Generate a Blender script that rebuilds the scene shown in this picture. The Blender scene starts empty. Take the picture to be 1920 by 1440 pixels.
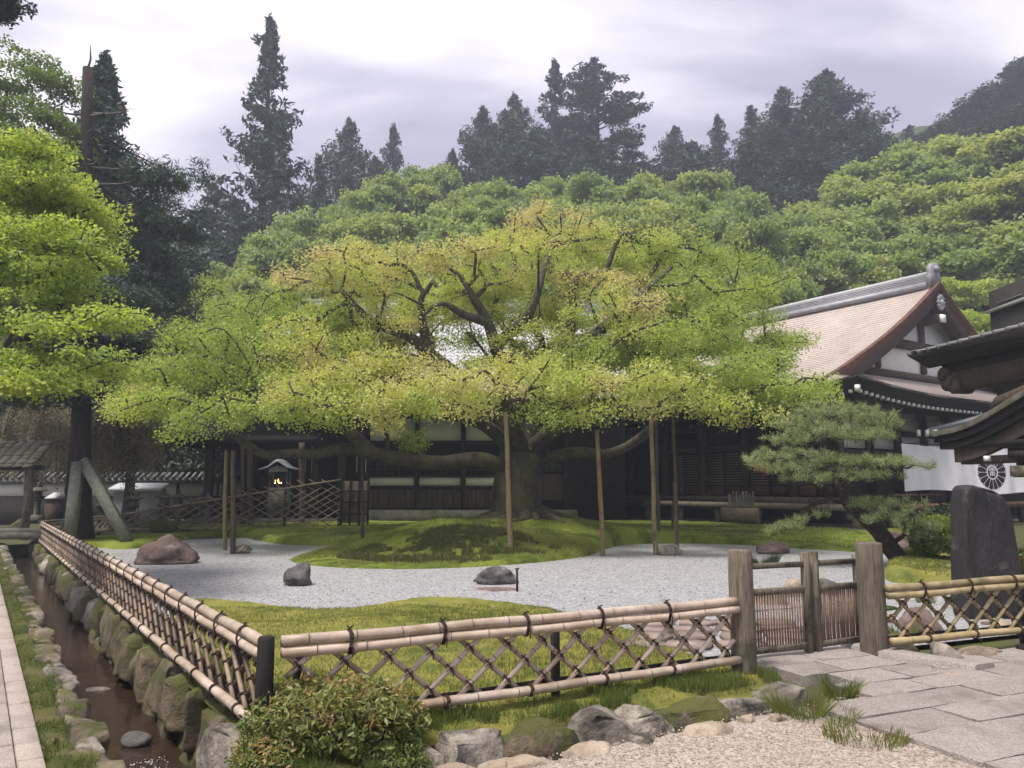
import bpy, math, random
import numpy as np
from mathutils import Vector, Matrix, noise as mn

C = bpy.context.scene.collection
sc = bpy.context.scene
R = math.radians
rng = np.random.default_rng(7)
random.seed(7)

# ------------------------------------------------------------------ camera, sky, sun, exposure
CAM_H, PITCH, FPX = 1.6, 7.6, 1443.0
cam = bpy.data.cameras.new('camera'); camo = bpy.data.objects.new('camera', cam); C.objects.link(camo)
cam.sensor_width = 36.0; cam.lens = 36.0 * FPX / 1920.0
cam.clip_start = 0.1; cam.clip_end = 2000
camo.location = (0, 0, CAM_H); camo.rotation_euler = (R(90 + PITCH), 0, 0)
sc.camera = camo
SUN_DIR = Vector((-0.30, -0.28, 0.91)).normalized()

world = bpy.data.worlds.new('World'); sc.world = world; world.use_nodes = True
def build_world():
    nt = world.node_tree; nt.nodes.clear(); N = nt.nodes.new; L = nt.links.new
    out = N('ShaderNodeOutputWorld')
    sky = N('ShaderNodeTexSky'); sky.sky_type = 'NISHITA'; sky.sun_disc = False
    sky.sun_elevation = math.asin(SUN_DIR.z); sky.sun_rotation = math.atan2(SUN_DIR.x, SUN_DIR.y)
    b1 = N('ShaderNodeBackground'); b1.inputs['Strength'].default_value = 0.1
    L(sky.outputs[0], b1.inputs['Color'])
    tc = N('ShaderNodeTexCoord'); sp = N('ShaderNodeSeparateXYZ'); L(tc.outputs['Generated'], sp.inputs[0])
    def math_(op, a, b=None):
        m = N('ShaderNodeMath'); m.operation = op
        for k, v in enumerate((a, b)):
            if v is None: continue
            if isinstance(v, (int, float)): m.inputs[k].default_value = v
            else: L(v, m.inputs[k])
        return m.outputs[0]
    zz = math_('ADD', math_('MAXIMUM', sp.outputs[2], 0.0), 0.22)
    px = math_('DIVIDE', sp.outputs[0], zz); py = math_('DIVIDE', sp.outputs[1], zz)
    cb = N('ShaderNodeCombineXYZ'); L(px, cb.inputs[0]); L(py, cb.inputs[1])
    mp = N('ShaderNodeMapping'); mp.inputs['Rotation'].default_value = (0, 0, R(28)); mp.inputs['Scale'].default_value = (0.75, 1.5, 1); mp.inputs['Location'].default_value = (3.3, 1.2, 0)
    L(cb.outputs[0], mp.inputs[0])
    n1 = N('ShaderNodeTexNoise'); n1.inputs['Scale'].default_value = 1.15; n1.inputs['Detail'].default_value = 6; n1.inputs['Roughness'].default_value = 0.5
    n1.inputs['Distortion'].default_value = 0.35
    L(mp.outputs[0], n1.inputs['Vector'])
    # glow of the hidden sun through the cloud deck
    dt = N('ShaderNodeVectorMath'); dt.operation = 'DOT_PRODUCT'
    g = Vector((-0.26, 0.80, 0.56)).normalized(); dt.inputs[1].default_value = g
    L(tc.outputs['Generated'], dt.inputs[0])
    gl = N('ShaderNodeMapRange'); gl.interpolation_type = 'SMOOTHSTEP'
    gl.inputs['From Min'].default_value = 0.74; gl.inputs['From Max'].default_value = 1.0; gl.inputs['To Min'].default_value = 0; gl.inputs['To Max'].default_value = 0.31
    L(dt.outputs['Value'], gl.inputs['Value'])
    amp = math_('ADD', math_('MULTIPLY', n1.outputs['Fac'], 1.9), -0.47)
    s = math_('ADD', amp, gl.outputs[0])
    rp = N('ShaderNodeValToRGB'); L(s, rp.inputs[0])
    e = rp.color_ramp.elements
    e[0].position = 0.40; e[0].color = (0.43, 0.395, 0.49, 1)
    e[1].position = 0.80; e[1].color = (1.12, 1.07, 1.10, 1)
    k = e.new(0.53); k.color = (0.60, 0.555, 0.645, 1)
    k = e.new(0.66); k.color = (0.86, 0.80, 0.87, 1)
    b2 = N('ShaderNodeBackground'); b2.inputs['Strength'].default_value = 0.315
    L(rp.outputs[0], b2.inputs['Color'])
    mx = N('ShaderNodeMixShader'); mx.inputs[0].default_value = 0.92
    L(b1.outputs[0], mx.inputs[1]); L(b2.outputs[0], mx.inputs[2]); L(mx.outputs[0], out.inputs['Surface'])
build_world()
sl = bpy.data.lights.new('sun', 'SUN'); sl.energy = 1.5; sl.angle = R(14); sl.color = (1.0, 0.95, 0.86)
so = bpy.data.objects.new('sun', sl); C.objects.link(so); so.rotation_euler = SUN_DIR.to_track_quat('Z', 'Y').to_euler()
sc.view_settings.view_transform = 'Standard'; sc.view_settings.look = 'None'; sc.view_settings.gamma = 1.0
sc.view_settings.use_curve_mapping = False; sc.view_settings.exposure = 2.05
sc.cycles.max_bounces = 7; sc.cycles.diffuse_bounces = 4; sc.cycles.glossy_bounces = 2; sc.cycles.transmission_bounces = 4
sc.cycles.transparent_max_bounces = 6; sc.cycles.volume_bounces = 0; sc.cycles.sample_clamp_indirect = 4
sc.cycles.use_adaptive_sampling = True; sc.cycles.adaptive_threshold = 0.02
sc.cycles.use_denoising = True

# ------------------------------------------------------------------ measuring: photo pixel -> point of the place
_c, _s = math.cos(R(PITCH)), math.sin(R(PITCH))
def ray(px, py):
    xc = (px - 960) / FPX; yc = (720 - py) / FPX
    return xc, _c - _s * yc, _s + _c * yc
def at(px, py, Y):
    x, y, z = ray(px, py); t = Y / y
    return Vector((x * t, Y, CAM_H + z * t))
def gnd(px, py, z=0.0):
    x, y, dz = ray(px, py); t = (z - CAM_H) / dz
    return Vector((x * t, y * t, z))
def mpp(px, py, Y):              # metres per photo pixel there
    return Y / ray(px, py)[1] / FPX

# ------------------------------------------------------------------ numpy value noise
_T = np.random.default_rng(3).random((256, 256))
def vnoise(x, y):
    xi = np.floor(x).astype(int); yi = np.floor(y).astype(int); fx = x - xi; fy = y - yi
    fx = fx * fx * (3 - 2 * fx); fy = fy * fy * (3 - 2 * fy)
    a = _T[xi & 255, yi & 255]; b = _T[(xi + 1) & 255, yi & 255]; c = _T[xi & 255, (yi + 1) & 255]; d = _T[(xi + 1) & 255, (yi + 1) & 255]
    return (a * (1 - fx) + b * fx) * (1 - fy) + (c * (1 - fx) + d * fx) * fy
def fnoise(x, y, o=4):
    s = 0; a = 0.5
    for k in range(o):
        s = s + a * vnoise(x + 17.3 * k, y + 9.1 * k); x = x * 2.03; y = y * 2.03; a *= 0.5
    return s
def poly_sd(P, X, Y):            # signed distance to a polygon, positive inside
    P = np.array([(p[0], p[1]) for p in P]); Q = np.roll(P, -1, 0)
    d2 = np.full(X.shape, 1e9); ins = np.zeros(X.shape, bool)
    for (ax, ay), (bx, by) in zip(P, Q):
        ex, ey = bx - ax, by - ay
        t = np.clip(((X - ax) * ex + (Y - ay) * ey) / (ex * ex + ey * ey + 1e-12), 0, 1)
        d2 = np.minimum(d2, (X - ax - t * ex) ** 2 + (Y - ay - t * ey) ** 2)
        c = ((ay > Y) != (by > Y)) & (X < (bx - ax) * (Y - ay) / (by - ay + 1e-12) + ax)
        ins ^= c
    d = np.sqrt(d2)
    return np.where(ins, d, -d)
def smooth_poly(P, it=2):
    P = [Vector((p[0], p[1])) for p in P]
    for _ in range(it):
        Q = []
        for a, b in zip(P, P[1:] + P[:1]):
            Q += [a * .75 + b * .25, a * .25 + b * .75]
        P = Q
    return P

# ------------------------------------------------------------------ materials
MATS = {}
def mat(name, c1, c2, scale=4, rough=0.85, bump=0.3, bscale=30, stretch=(1, 1, 1), rnd=0.15, c3=None, s3=1.0, t3=0.55, detail=5, spec=0.25, moss=None, moss_t=0.5, metallic=0, bdist=0.02, voro=None, w3=0.08, ring=None):
    if name in MATS: return MATS[name]
    m = bpy.data.materials.new(name); MATS[name] = m; m.use_nodes = True
    nt = m.node_tree; N = nt.nodes.new; L = nt.links.new
    bs = nt.nodes['Principled BSDF']; bs.inputs['Roughness'].default_value = rough; bs.inputs['Specular IOR Level'].default_value = spec
    bs.inputs['Metallic'].default_value = metallic
    tc = N('ShaderNodeTexCoord'); oi = N('ShaderNodeObjectInfo')
    off = N('ShaderNodeVectorMath'); off.operation = 'MULTIPLY_ADD'
    cmb = N('ShaderNodeCombineXYZ'); 
    for k in range(3): L(oi.outputs['Random'], cmb.inputs[k])
    off.inputs[1].default_value = (37, 53, 71)
    L(cmb.outputs[0], off.inputs[0]); L(tc.outputs['Object'], off.inputs[2])
    mp = N('ShaderNodeMapping'); mp.inputs['Scale'].default_value = stretch; L(off.outputs[0], mp.inputs[0])
    n1 = N('ShaderNodeTexNoise'); n1.inputs['Scale'].default_value = scale; n1.inputs['Detail'].default_value = detail; n1.inputs['Roughness'].default_value = 0.65
    L(mp.outputs[0], n1.inputs['Vector'])
    rp = N('ShaderNodeValToRGB'); e = rp.color_ramp.elements
    e[0].position = 0.33; e[0].color = (*c1, 1); e[1].position = 0.68; e[1].color = (*c2, 1); L(n1.outputs['Fac'], rp.inputs[0])
    col = rp.outputs[0]
    def mixc(fac, a, b):
        x = N('ShaderNodeMix'); x.data_type = 'RGBA'
        L(fac, x.inputs['Factor']); L(a, x.inputs['A'])
        if isinstance(b, tuple): x.inputs['B'].default_value = (*b, 1)
        else: L(b, x.inputs['B'])
        return x.outputs['Result']
    hgt = None
    if voro:
        v = N('ShaderNodeTexVoronoi'); v.inputs['Scale'].default_value = voro[0]; L(off.outputs[0], v.inputs['Vector'])
        sx = N('ShaderNodeSeparateColor'); L(v.outputs['Color'], sx.inputs[0])
        r2 = N('ShaderNodeValToRGB'); ee = r2.color_ramp.elements
        ee[0].color = (*voro[1], 1); ee[1].color = (*voro[2], 1); L(sx.outputs[0], r2.inputs[0])
        x = N('ShaderNodeMix'); x.data_type = 'RGBA'; x.inputs['Factor'].default_value = voro[3]
        L(col, x.inputs['A']); L(r2.outputs[0], x.inputs['B']); col = x.outputs['Result']; hgt = v.outputs['Distance']
    if c3 is not None:
        n3 = N('ShaderNodeTexNoise'); n3.inputs['Scale'].default_value = s3; n3.inputs['Detail'].default_value = 6; n3.inputs['Roughness'].default_value = 0.7; L(off.outputs[0], n3.inputs['Vector'])
        r3 = N('ShaderNodeMapRange'); r3.inputs['From Min'].default_value = t3 - w3; r3.inputs['From Max'].default_value = t3 + w3; L(n3.outputs['Fac'], r3.inputs['Value'])
        col = mixc(r3.outputs[0], col, c3)
    if moss is not None:        # moss grows on the upward faces of the stone
        ge = N('ShaderNodeNewGeometry'); sz = N('ShaderNodeSeparateXYZ'); L(ge.outputs['Normal'], sz.inputs[0])
        n4 = N('ShaderNodeTexNoise'); n4.inputs['Scale'].default_value = 5; n4.inputs['Detail'].default_value = 6; L(off.outputs[0], n4.inputs['Vector'])
        ad = N('ShaderNodeMath'); ad.operation = 'MULTIPLY_ADD'; L(sz.outputs[2], ad.inputs[0]); ad.inputs[1].default_value = 0.25; L(n4.outputs['Fac'], ad.inputs[2])
        r4 = N('ShaderNodeMapRange'); r4.inputs['From Min'].default_value = moss_t; r4.inputs['From Max'].default_value = moss_t + 0.15; L(ad.outputs[0], r4.inputs['Value'])
        col = mixc(r4.outputs[0], col, moss)
    if ring:                    # the dark line at each joint of a bamboo culm
        ra = N('ShaderNodeAttribute'); ra.attribute_name = 'tint'; col = mixc(ra.outputs['Fac'], col, ring)
    if rnd:
        hs = N('ShaderNodeHueSaturation'); mr = N('ShaderNodeMapRange'); mr.inputs['To Min'].default_value = 1 - rnd; mr.inputs['To Max'].default_value = 1 + rnd
        L(oi.outputs['Random'], mr.inputs['Value']); L(mr.outputs[0], hs.inputs['Value']); L(col, hs.inputs['Color']); col = hs.outputs[0]
    L(col, bs.inputs['Base Color'])
    if bump:
        nb = N('ShaderNodeTexNoise'); nb.inputs['Scale'].default_value = bscale; nb.inputs['Detail'].default_value = 6; nb.inputs['Roughness'].default_value = 0.7; L(mp.outputs[0], nb.inputs['Vector'])
        bp = N('ShaderNodeBump'); bp.inputs['Strength'].default_value = bump; bp.inputs['Distance'].default_value = bdist
        h = nb.outputs['Fac']
        if hgt is not None:
            ad = N('ShaderNodeMath'); ad.operation = 'SUBTRACT'; L(h, ad.inputs[0]); L(hgt, ad.inputs[1]); h = ad.outputs[0]
        L(h, bp.inputs['Height']); L(bp.outputs[0], bs.inputs['Normal'])
    return m
def leafmat(name, cols, trans=0.45, tcol=1.25, rough=0.6, gloss=0.04):
    """cols: colours over the leaf attribute 'tint' 0..1 (young or old, gold or green leaf)"""
    m = bpy.data.materials.new(name); MATS[name] = m; m.use_nodes = True
    nt = m.node_tree; nt.nodes.clear(); N = nt.nodes.new; L = nt.links.new
    out = N('ShaderNodeOutputMaterial'); a = N('ShaderNodeAttribute'); a.attribute_name = 'tint'
    rp = N('ShaderNodeValToRGB'); e = rp.color_ramp.elements
    e[0].color = (*cols[0], 1); e[1].color = (*cols[-1], 1)
    for k in range(1, len(cols) - 1):
        x = e.new(k / (len(cols) - 1)); x.color = (*cols[k], 1)
    L(a.outputs['Fac'], rp.inputs[0])
    d = N('ShaderNodeBsdfDiffuse'); t = N('ShaderNodeBsdfTranslucent'); g = N('ShaderNodeBsdfGlossy'); g.inputs['Roughness'].default_value = rough
    mu = N('ShaderNodeMix'); mu.data_type = 'RGBA'; mu.blend_type = 'MULTIPLY'; mu.inputs['Factor'].default_value = 1
    L(rp.outputs[0], mu.inputs['A']); mu.inputs['B'].default_value = (tcol, tcol, tcol * 0.6, 1)
    L(rp.outputs[0], d.inputs[0]); L(mu.outputs['Result'], t.inputs[0])
    m1 = N('ShaderNodeMixShader'); m1.inputs[0].default_value = trans; L(d.outputs[0], m1.inputs[1]); L(t.outputs[0], m1.inputs[2])
    m2 = N('ShaderNodeMixShader'); m2.inputs[0].default_value = gloss; L(m1.outputs[0], m2.inputs[1]); L(g.outputs[0], m2.inputs[2])
    L(m2.outputs[0], out.inputs[0])
    return m

# ------------------------------------------------------------------ mesh and object helpers
def mk_mesh(name, V, quads=None, tris=None, smooth=False, tint=None):
    V = np.asarray(V, dtype=np.float32).reshape(-1, 3)
    q = np.zeros((0, 4), int) if quads is None else np.asarray(quads, int).reshape(-1, 4)
    t = np.zeros((0, 3), int) if tris is None else np.asarray(tris, int).reshape(-1, 3)
    me = bpy.data.meshes.new(name)
    me.vertices.add(len(V)); me.vertices.foreach_set('co', V.ravel())
    li = np.concatenate([q.ravel(), t.ravel()]).astype(np.int32)
    me.loops.add(len(li)); me.loops.foreach_set('vertex_index', li)
    st = np.concatenate([np.arange(len(q)) * 4, len(q) * 4 + np.arange(len(t)) * 3]).astype(np.int32)
    me.polygons.add(len(st)); me.polygons.foreach_set('loop_start', st)
    if smooth: me.polygons.foreach_set('use_smooth', np.ones(len(st), bool))
    if tint is not None:
        at_ = me.attributes.new('tint', 'FLOAT', 'FACE'); at_.data.foreach_set('value', np.asarray(tint, np.float32))
    me.update(calc_edges=True)
    return me
class MB:
    def __init__(s): s.V = []; s.Q = []; s.T = []; s.n = 0
    def add(s, V, Q=None, T=None):
        V = np.asarray(V, float).reshape(-1, 3)
        if Q is not None and len(Q): s.Q.append(np.asarray(Q, int).reshape(-1, 4) + s.n)
        if T is not None and len(T): s.T.append(np.asarray(T, int).reshape(-1, 3) + s.n)
        s.V.append(V); s.n += len(V); return s
    def box(s, c, size, ax=None, bev=0.0):
        """c centre, size full lengths, ax = (x, y, z) axes"""
        X, Y, Z = (np.array(v, float) for v in (ax or ((1, 0, 0), (0, 1, 0), (0, 0, 1))))
        c = np.array(c, float); hx, hy, hz = (v / 2 for v in size)
        if bev <= 0:
            P = [c + X * a * hx + Y * b * hy + Z * d * hz for d in (-1, 1) for a, b in ((-1, -1), (1, -1), (1, 1), (-1, 1))]
            return s.add(P, [(0, 3, 2, 1), (4, 5, 6, 7), (0, 1, 5, 4), (1, 2, 6, 5), (2, 3, 7, 6), (3, 0, 4, 7)])
        P = []
        for z, k in ((-hz, 0), (hz - bev, 0), (hz, bev)):
            P += [c + X * a * (hx - k) + Y * b * (hy - k) + Z * z for a, b in ((-1, -1), (1, -1), (1, 1), (-1, 1))]
        F = [(0, 3, 2, 1), (8, 9, 10, 11)]
        for r in (0, 4):
            for k in range(4): F.append((r + k, r + (k + 1) % 4, r + 4 + (k + 1) % 4, r + 4 + k))
        return s.add(P, F)
    def beam(s, a, b, w, h, up=(0, 0, 1)):
        a = Vector(a); b = Vector(b); X = (b - a); l = X.length; X.normalize()
        Y = Vector(up).cross(X)
        if Y.length < 1e-4: Y = Vector((0, 1, 0)).cross(X)
        Y.normalize(); Z = X.cross(Y)
        return s.box((a + b) / 2, (l, w, h), (X, Y, Z))
    def tube(s, path, rad, n=8, cap=True):
        V, Q, T = tube(path, rad, n, cap); return s.add(V, Q, T)
    def lathe(s, prof, c, n=14):
        a = np.arange(n) * 2 * math.pi / n; V = []
        for r, z in prof: V.append(np.stack([c[0] + r * np.cos(a), c[1] + r * np.sin(a), np.full(n, c[2] + z)], 1))
        Q = []
        for k in range(len(prof) - 1):
            for j in range(n): Q.append((k * n + j, k * n + (j + 1) % n, (k + 1) * n + (j + 1) % n, (k + 1) * n + j))
        V = np.concatenate(V + [np.array([[c[0], c[1], c[2] + prof[-1][1]]])]); top = len(prof) * n
        T = [((len(prof) - 1) * n + j, (len(prof) - 1) * n + (j + 1) % n, top) for j in range(n)]
        return s.add(V, Q, T)
    def grid(s, P, nu, nv):           # P[(i*nv)+j]
        Q = []
        for i in range(nu - 1):
            for j in range(nv - 1): Q.append((i * nv + j, (i + 1) * nv + j, (i + 1) * nv + j + 1, i * nv + j + 1))
        return s.add(P, Q)
    def prism(s, poly, off):          # extrude a planar polygon (3d points) along off
        n = len(poly); A = [Vector(p) for p in poly]; B = [p + Vector(off) for p in A]
        ca = sum(A, Vector()) / n; cb_ = sum(B, Vector()) / n
        V = A + B + [ca, cb_]
        Q = [(k, (k + 1) % n, n + (k + 1) % n, n + k) for k in range(n)]
        T = [((k + 1) % n, k, 2 * n) for k in range(n)] + [(n + k, n + (k + 1) % n, 2 * n + 1) for k in range(n)]
        return s.add([tuple(v) for v in V], Q, T)
    def mesh(s, name, smooth=False, tint=None):
        return mk_mesh(name, np.concatenate(s.V), np.concatenate(s.Q) if s.Q else None, np.concatenate(s.T) if s.T else None, smooth, tint)
def tube(path, rad, n=8, cap=True):
    P = np.array([tuple(p) for p in path], float); k = len(P)
    r = np.broadcast_to(np.asarray(rad, float), (k,)) if np.ndim(rad) else np.full(k, rad)
    d = np.gradient(P, axis=0); d /= np.linalg.norm(d, axis=1, keepdims=True) + 1e-9
    up = np.array([0, 0, 1.0]) if abs(d[:, 2]).mean() < 0.8 else np.array([1.0, 0.1, 0])
    A = np.cross(d, up); A /= np.linalg.norm(A, axis=1, keepdims=True) + 1e-9; B = np.cross(d, A)
    a = np.arange(n) * 2 * math.pi / n
    V = (P[:, None, :] + r[:, None, None] * (np.cos(a)[None, :, None] * A[:, None, :] + np.sin(a)[None, :, None] * B[:, None, :])).reshape(-1, 3)
    i = np.arange(k - 1)[:, None] * n; j = np.arange(n)[None, :]; j2 = (j + 1) % n
    Q = np.stack([i + j, i + n + j, i + n + j2, i + j2], -1).reshape(-1, 4)
    T = []
    if cap:
        V = np.concatenate([V, P[:1], P[-1:]]); m = k * n
        T = [(x, (x + 1) % n, m) for x in range(n)] + [((k - 1) * n + (x + 1) % n, (k - 1) * n + x, m + 1) for x in range(n)]
    return V, Q, T
def tag(o, label=None, cat=None, group=None, kind=None):
    if label: o['label'] = label
    if cat: o['category'] = cat
    if group: o['group'] = group
    if kind: o['kind'] = kind
    return o
def obj(name, me, m, parent=None, loc=None, rot=None, scale=None):
    if isinstance(me, MB): me = me.mesh(name)
    o = bpy.data.objects.new(name, me); C.objects.link(o)
    if m is not None and me is not None and len(me.materials) == 0: me.materials.append(m)
    if loc is not None: o.location = loc
    if rot is not None: o.rotation_euler = rot
    if scale is not None: o.scale = scale
    if parent is not None:
        o.parent = parent; o.matrix_parent_inverse = parent.matrix_basis.inverted()
    return o
def root(name, loc, label, cat, group=None, rot=None):
    o = bpy.data.objects.new(name, None); C.objects.link(o); o.location = loc; o.empty_display_size = 0.2
    if rot is not None: o.rotation_euler = rot
    return tag(o, label, cat, group)
def struct(name, me, m, parent=None):
    return tag(obj(name, me, m, parent), kind='structure')
def stuff(name, me, m, label=None, cat=None, parent=None):
    return tag(obj(name, me, m, parent), label, cat, None, 'stuff')
def copy_tree(o, loc, rot, scale, label=None, group=None):
    c = o.copy(); C.objects.link(c); c.location = loc; c.rotation_euler = rot; c.scale = scale
    if label: c['label'] = label
    if group: c['group'] = group
    for ch in o.children:
        d = ch.copy(); C.objects.link(d); d.parent = c
    return c
def ordinal(k): return ['first', 'second', 'third', 'fourth', 'fifth', 'sixth', 'seventh', 'eighth', 'ninth', 'tenth', 'eleventh', 'twelfth', 'thirteenth', 'fourteenth', 'fifteenth', 'sixteenth', 'seventeenth', 'eighteenth', 'nineteenth', 'twentieth'][k]

# ------------------------------------------------------------------ rocks
import bmesh
def _ico(sub):
    bm = bmesh.new(); bmesh.ops.create_icosphere(bm, subdivisions=sub, radius=1)
    V = np.array([v.co[:] for v in bm.verts]); F = np.array([[v.index for v in f.verts] for f in bm.faces]); bm.free(); return V, F
ICO = {k: _ico(k) for k in (2, 3, 4)}
def rock_mesh(name, size, seed, sub=3, facets=7, rough=0.18, box=0.0, smooth=False):
    """a faceted stone sitting on z = 0, a little sunk"""
    V, F = ICO[sub]; V = V.copy(); r = np.random.default_rng(seed)
    if box: V = np.sign(V) * np.abs(V) ** (1 - box); V /= np.max(np.abs(V))
    for _ in range(facets):
        n = r.normal(size=3); n[2] = abs(n[2]) * 0.7; n /= np.linalg.norm(n); d = r.uniform(0.55, 0.85)
        h = V @ n - d; V -= np.where(h > 0, h, 0)[:, None] * n * 0.9
    o = Vector(r.uniform(-50, 50, 3))
    D = np.array([mn.fractal(Vector(v) * 1.7 + o, 1.0, 2.1, 4) for v in V])
    D2 = np.array([mn.fractal(Vector(v) * 5.5 + o, 1.0, 2.1, 3) for v in V]) if sub > 2 else 0
    V *= (1 + rough * D + .045 * D2)[:, None]
    V *= np.array(size) / (V.max(0) - V.min(0))
    V[:, :2] -= (V[:, :2].max(0) + V[:, :2].min(0)) / 2
    V[:, 2] -= V[:, 2].min() + 0.12 * size[2]
    return mk_mesh(name, V, None, F, smooth)

# ------------------------------------------------------------------ growing trees
def catmull(P, n):
    P = np.asarray(P, float)
    if len(P) < 3: return P
    Q = np.concatenate([2 * P[:1] - P[1:2], P, 2 * P[-1:] - P[-2:-1]]); out = []
    t = np.arange(n) / n
    for k in range(1, len(Q) - 2):
        a, b, c, d = Q[k - 1], Q[k], Q[k + 1], Q[k + 2]
        T = t[:, None]
        out.append(0.5 * (2 * b + (c - a) * T + (2 * a - 5 * b + 4 * c - d) * T ** 2 + (3 * b - a - 3 * c + d) * T ** 3))
    return np.concatenate(out + [P[-1:]])
def grow(limbs, pts, bf=0.35, tip=0.012, power=2.3, rmin_vis=0.0, wig=0.05, seed=1):
    """limbs: list of (points, radius0, radius1), each starting on an earlier limb; pts: twig ends.
    Every twig end is joined to the nearest branch, weighing the way back to the root; returns a bark mesh builder"""
    r = np.random.default_rng(seed)
    pos = []; par = []; pl = []; rad = []
    for P, r0, r1 in limbs:
        P = catmull(P, 4) if len(P) > 2 else np.asarray(P, float)
        for k, p in enumerate(P):
            rr = r0 + (r1 - r0) * k / max(1, len(P) - 1)
            if k == 0:
                if not pos: pos.append(p); par.append(-1); pl.append(0); rad.append(rr); prev = 0; continue
                D = np.linalg.norm(np.array(pos) - p, axis=1); prev = int(D.argmin())
                if D[prev] < 0.05: continue
            pos.append(p); par.append(prev); pl.append(pl[prev] + np.linalg.norm(p - pos[prev])); rad.append(rr); prev = len(pos) - 1
    n0 = len(pos); pts = np.asarray(pts, float); m = len(pts)
    A = np.array(pos); PL = np.array(pl)
    best = np.full(m, 1e9); bi = np.zeros(m, int)
    for k in range(n0):
        if k < 2 and n0 > 4: continue
        c = np.linalg.norm(pts - A[k], axis=1) + bf * PL[k]
        w = c < best; best[w] = c[w]; bi[w] = k
    P = np.concatenate([A, pts]); parent = np.array(par + [-1] * m); plen = np.concatenate([PL, np.zeros(m)])
    done = np.zeros(m, bool); order = list(range(n0))
    for _ in range(m):
        b = np.where(done, 1e9, best); i = int(b.argmin()); done[i] = True
        node = n0 + i; parent[node] = bi[i]; plen[node] = plen[bi[i]] + np.linalg.norm(pts[i] - P[bi[i]]); order.append(node)
        c = np.linalg.norm(pts - pts[i], axis=1) + bf * plen[node]
        w = (c < best) & ~done; best[w] = c[w]; bi[w] = node
    RP = np.zeros(len(P)); ch = [[] for _ in P]
    for i in reversed(order):
        if not ch[i]: RP[i] = tip ** power
        if parent[i] >= 0: ch[parent[i]].append(i); RP[parent[i]] += RP[i]
    RD = RP ** (1 / power); RD[:n0] = np.maximum(RD[:n0], rad)
    mb = MB(); stack = [(0, None)]
    while stack:
        i, start = stack.pop(); path = [] if start is None else [start]; path.append(i)
        while ch[i]:
            cs = sorted(ch[i], key=lambda x: -RD[x])
            for x in cs[1:]: stack.append((x, i))
            i = cs[0]; path.append(i)
        rr = RD[path].copy()
        if start is not None: rr[0] = min(rr[0], rr[1] * 1.25)
        if rr.max() < rmin_vis: continue
        if len(path) < 2: continue
        Q = P[path]
        if len(path) > 2:
            big = rr[:, None]; Q = Q + r.normal(size=Q.shape) * wig * (big < 0.06)
            Q[0] = P[path[0]]
            Qs = catmull(Q, 3); rs = np.interp(np.linspace(0, len(rr) - 1, len(Qs)), np.arange(len(rr)), rr)
        else: Qs, rs = Q, rr
        R0 = rs.max(); mb.tube(Qs, rs, 12 if R0 > 0.2 else 7 if R0 > 0.06 else 4 if R0 > 0.02 else 3, cap=False)
    return mb
def leaves(Cn, per, spread, thick, size, tint, seed=1, upward=0.55, asp=0.55, droop=0.0, tvar=0.12, stretch=None):
    """per leaf rhombs in a flat spray round every twig end"""
    r = np.random.default_rng(seed); m = len(Cn); N = m * per
    c = np.repeat(Cn, per, 0); sp = np.repeat(np.broadcast_to(spread, (m,)), per)
    a = r.uniform(0, 2 * math.pi, N); q = np.sqrt(r.random(N)) * sp
    P = c + np.stack([np.cos(a) * q, np.sin(a) * q, r.normal(size=N) * thick - droop * (q / (sp + 1e-6)) ** 2 * sp], 1)
    nrm = r.normal(size=(N, 3)); nrm /= np.linalg.norm(nrm, axis=1, keepdims=True); nrm[:, 2] += upward * 2; nrm /= np.linalg.norm(nrm, axis=1, keepdims=True)
    return leaf_quads(P, nrm, size, np.repeat(tint, per) + r.normal(size=N) * tvar, r, asp)
def leaf_quads(P, nrm, size, tint, r, asp):
    N = len(P); d = np.cross(nrm, r.normal(size=(N, 3))); d /= np.linalg.norm(d, axis=1, keepdims=True) + 1e-9
    s = np.cross(nrm, d); L = (size * r.uniform(0.7, 1.3, N))[:, None]
    V = np.stack([P - d * L * .5, P + s * L * asp * .5, P + d * L * .5, P - s * L * asp * .5], 1).reshape(-1, 3)
    return V, np.arange(N * 4).reshape(-1, 4), np.clip(tint, 0, 1)
def pad_points(pads, dens, seed=1, shell=0.5):
    """pads: (centre, rx, ry, rz, tint) -> twig ends in the upper part of flat foliage clouds"""
    r = np.random.default_rng(seed); out = []; tt = []
    for c, rx, ry, rz, t in pads:
        n = max(5, int(dens * rx * ry))
        v = r.normal(size=(n, 3)); v /= np.linalg.norm(v, axis=1, keepdims=True); v[:, 2] = np.where(v[:, 2] < -0.25, -v[:, 2] * 0.6, v[:, 2])
        k = (shell + (1 - shell) * r.random(n)) ** 0.6
        out.append(np.array(c) + v * k[:, None] * np.array([rx, ry, rz])); tt.append(np.clip(t + r.normal(size=n) * 0.1, 0, 1))
    return np.concatenate(out), np.concatenate(tt)
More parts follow.
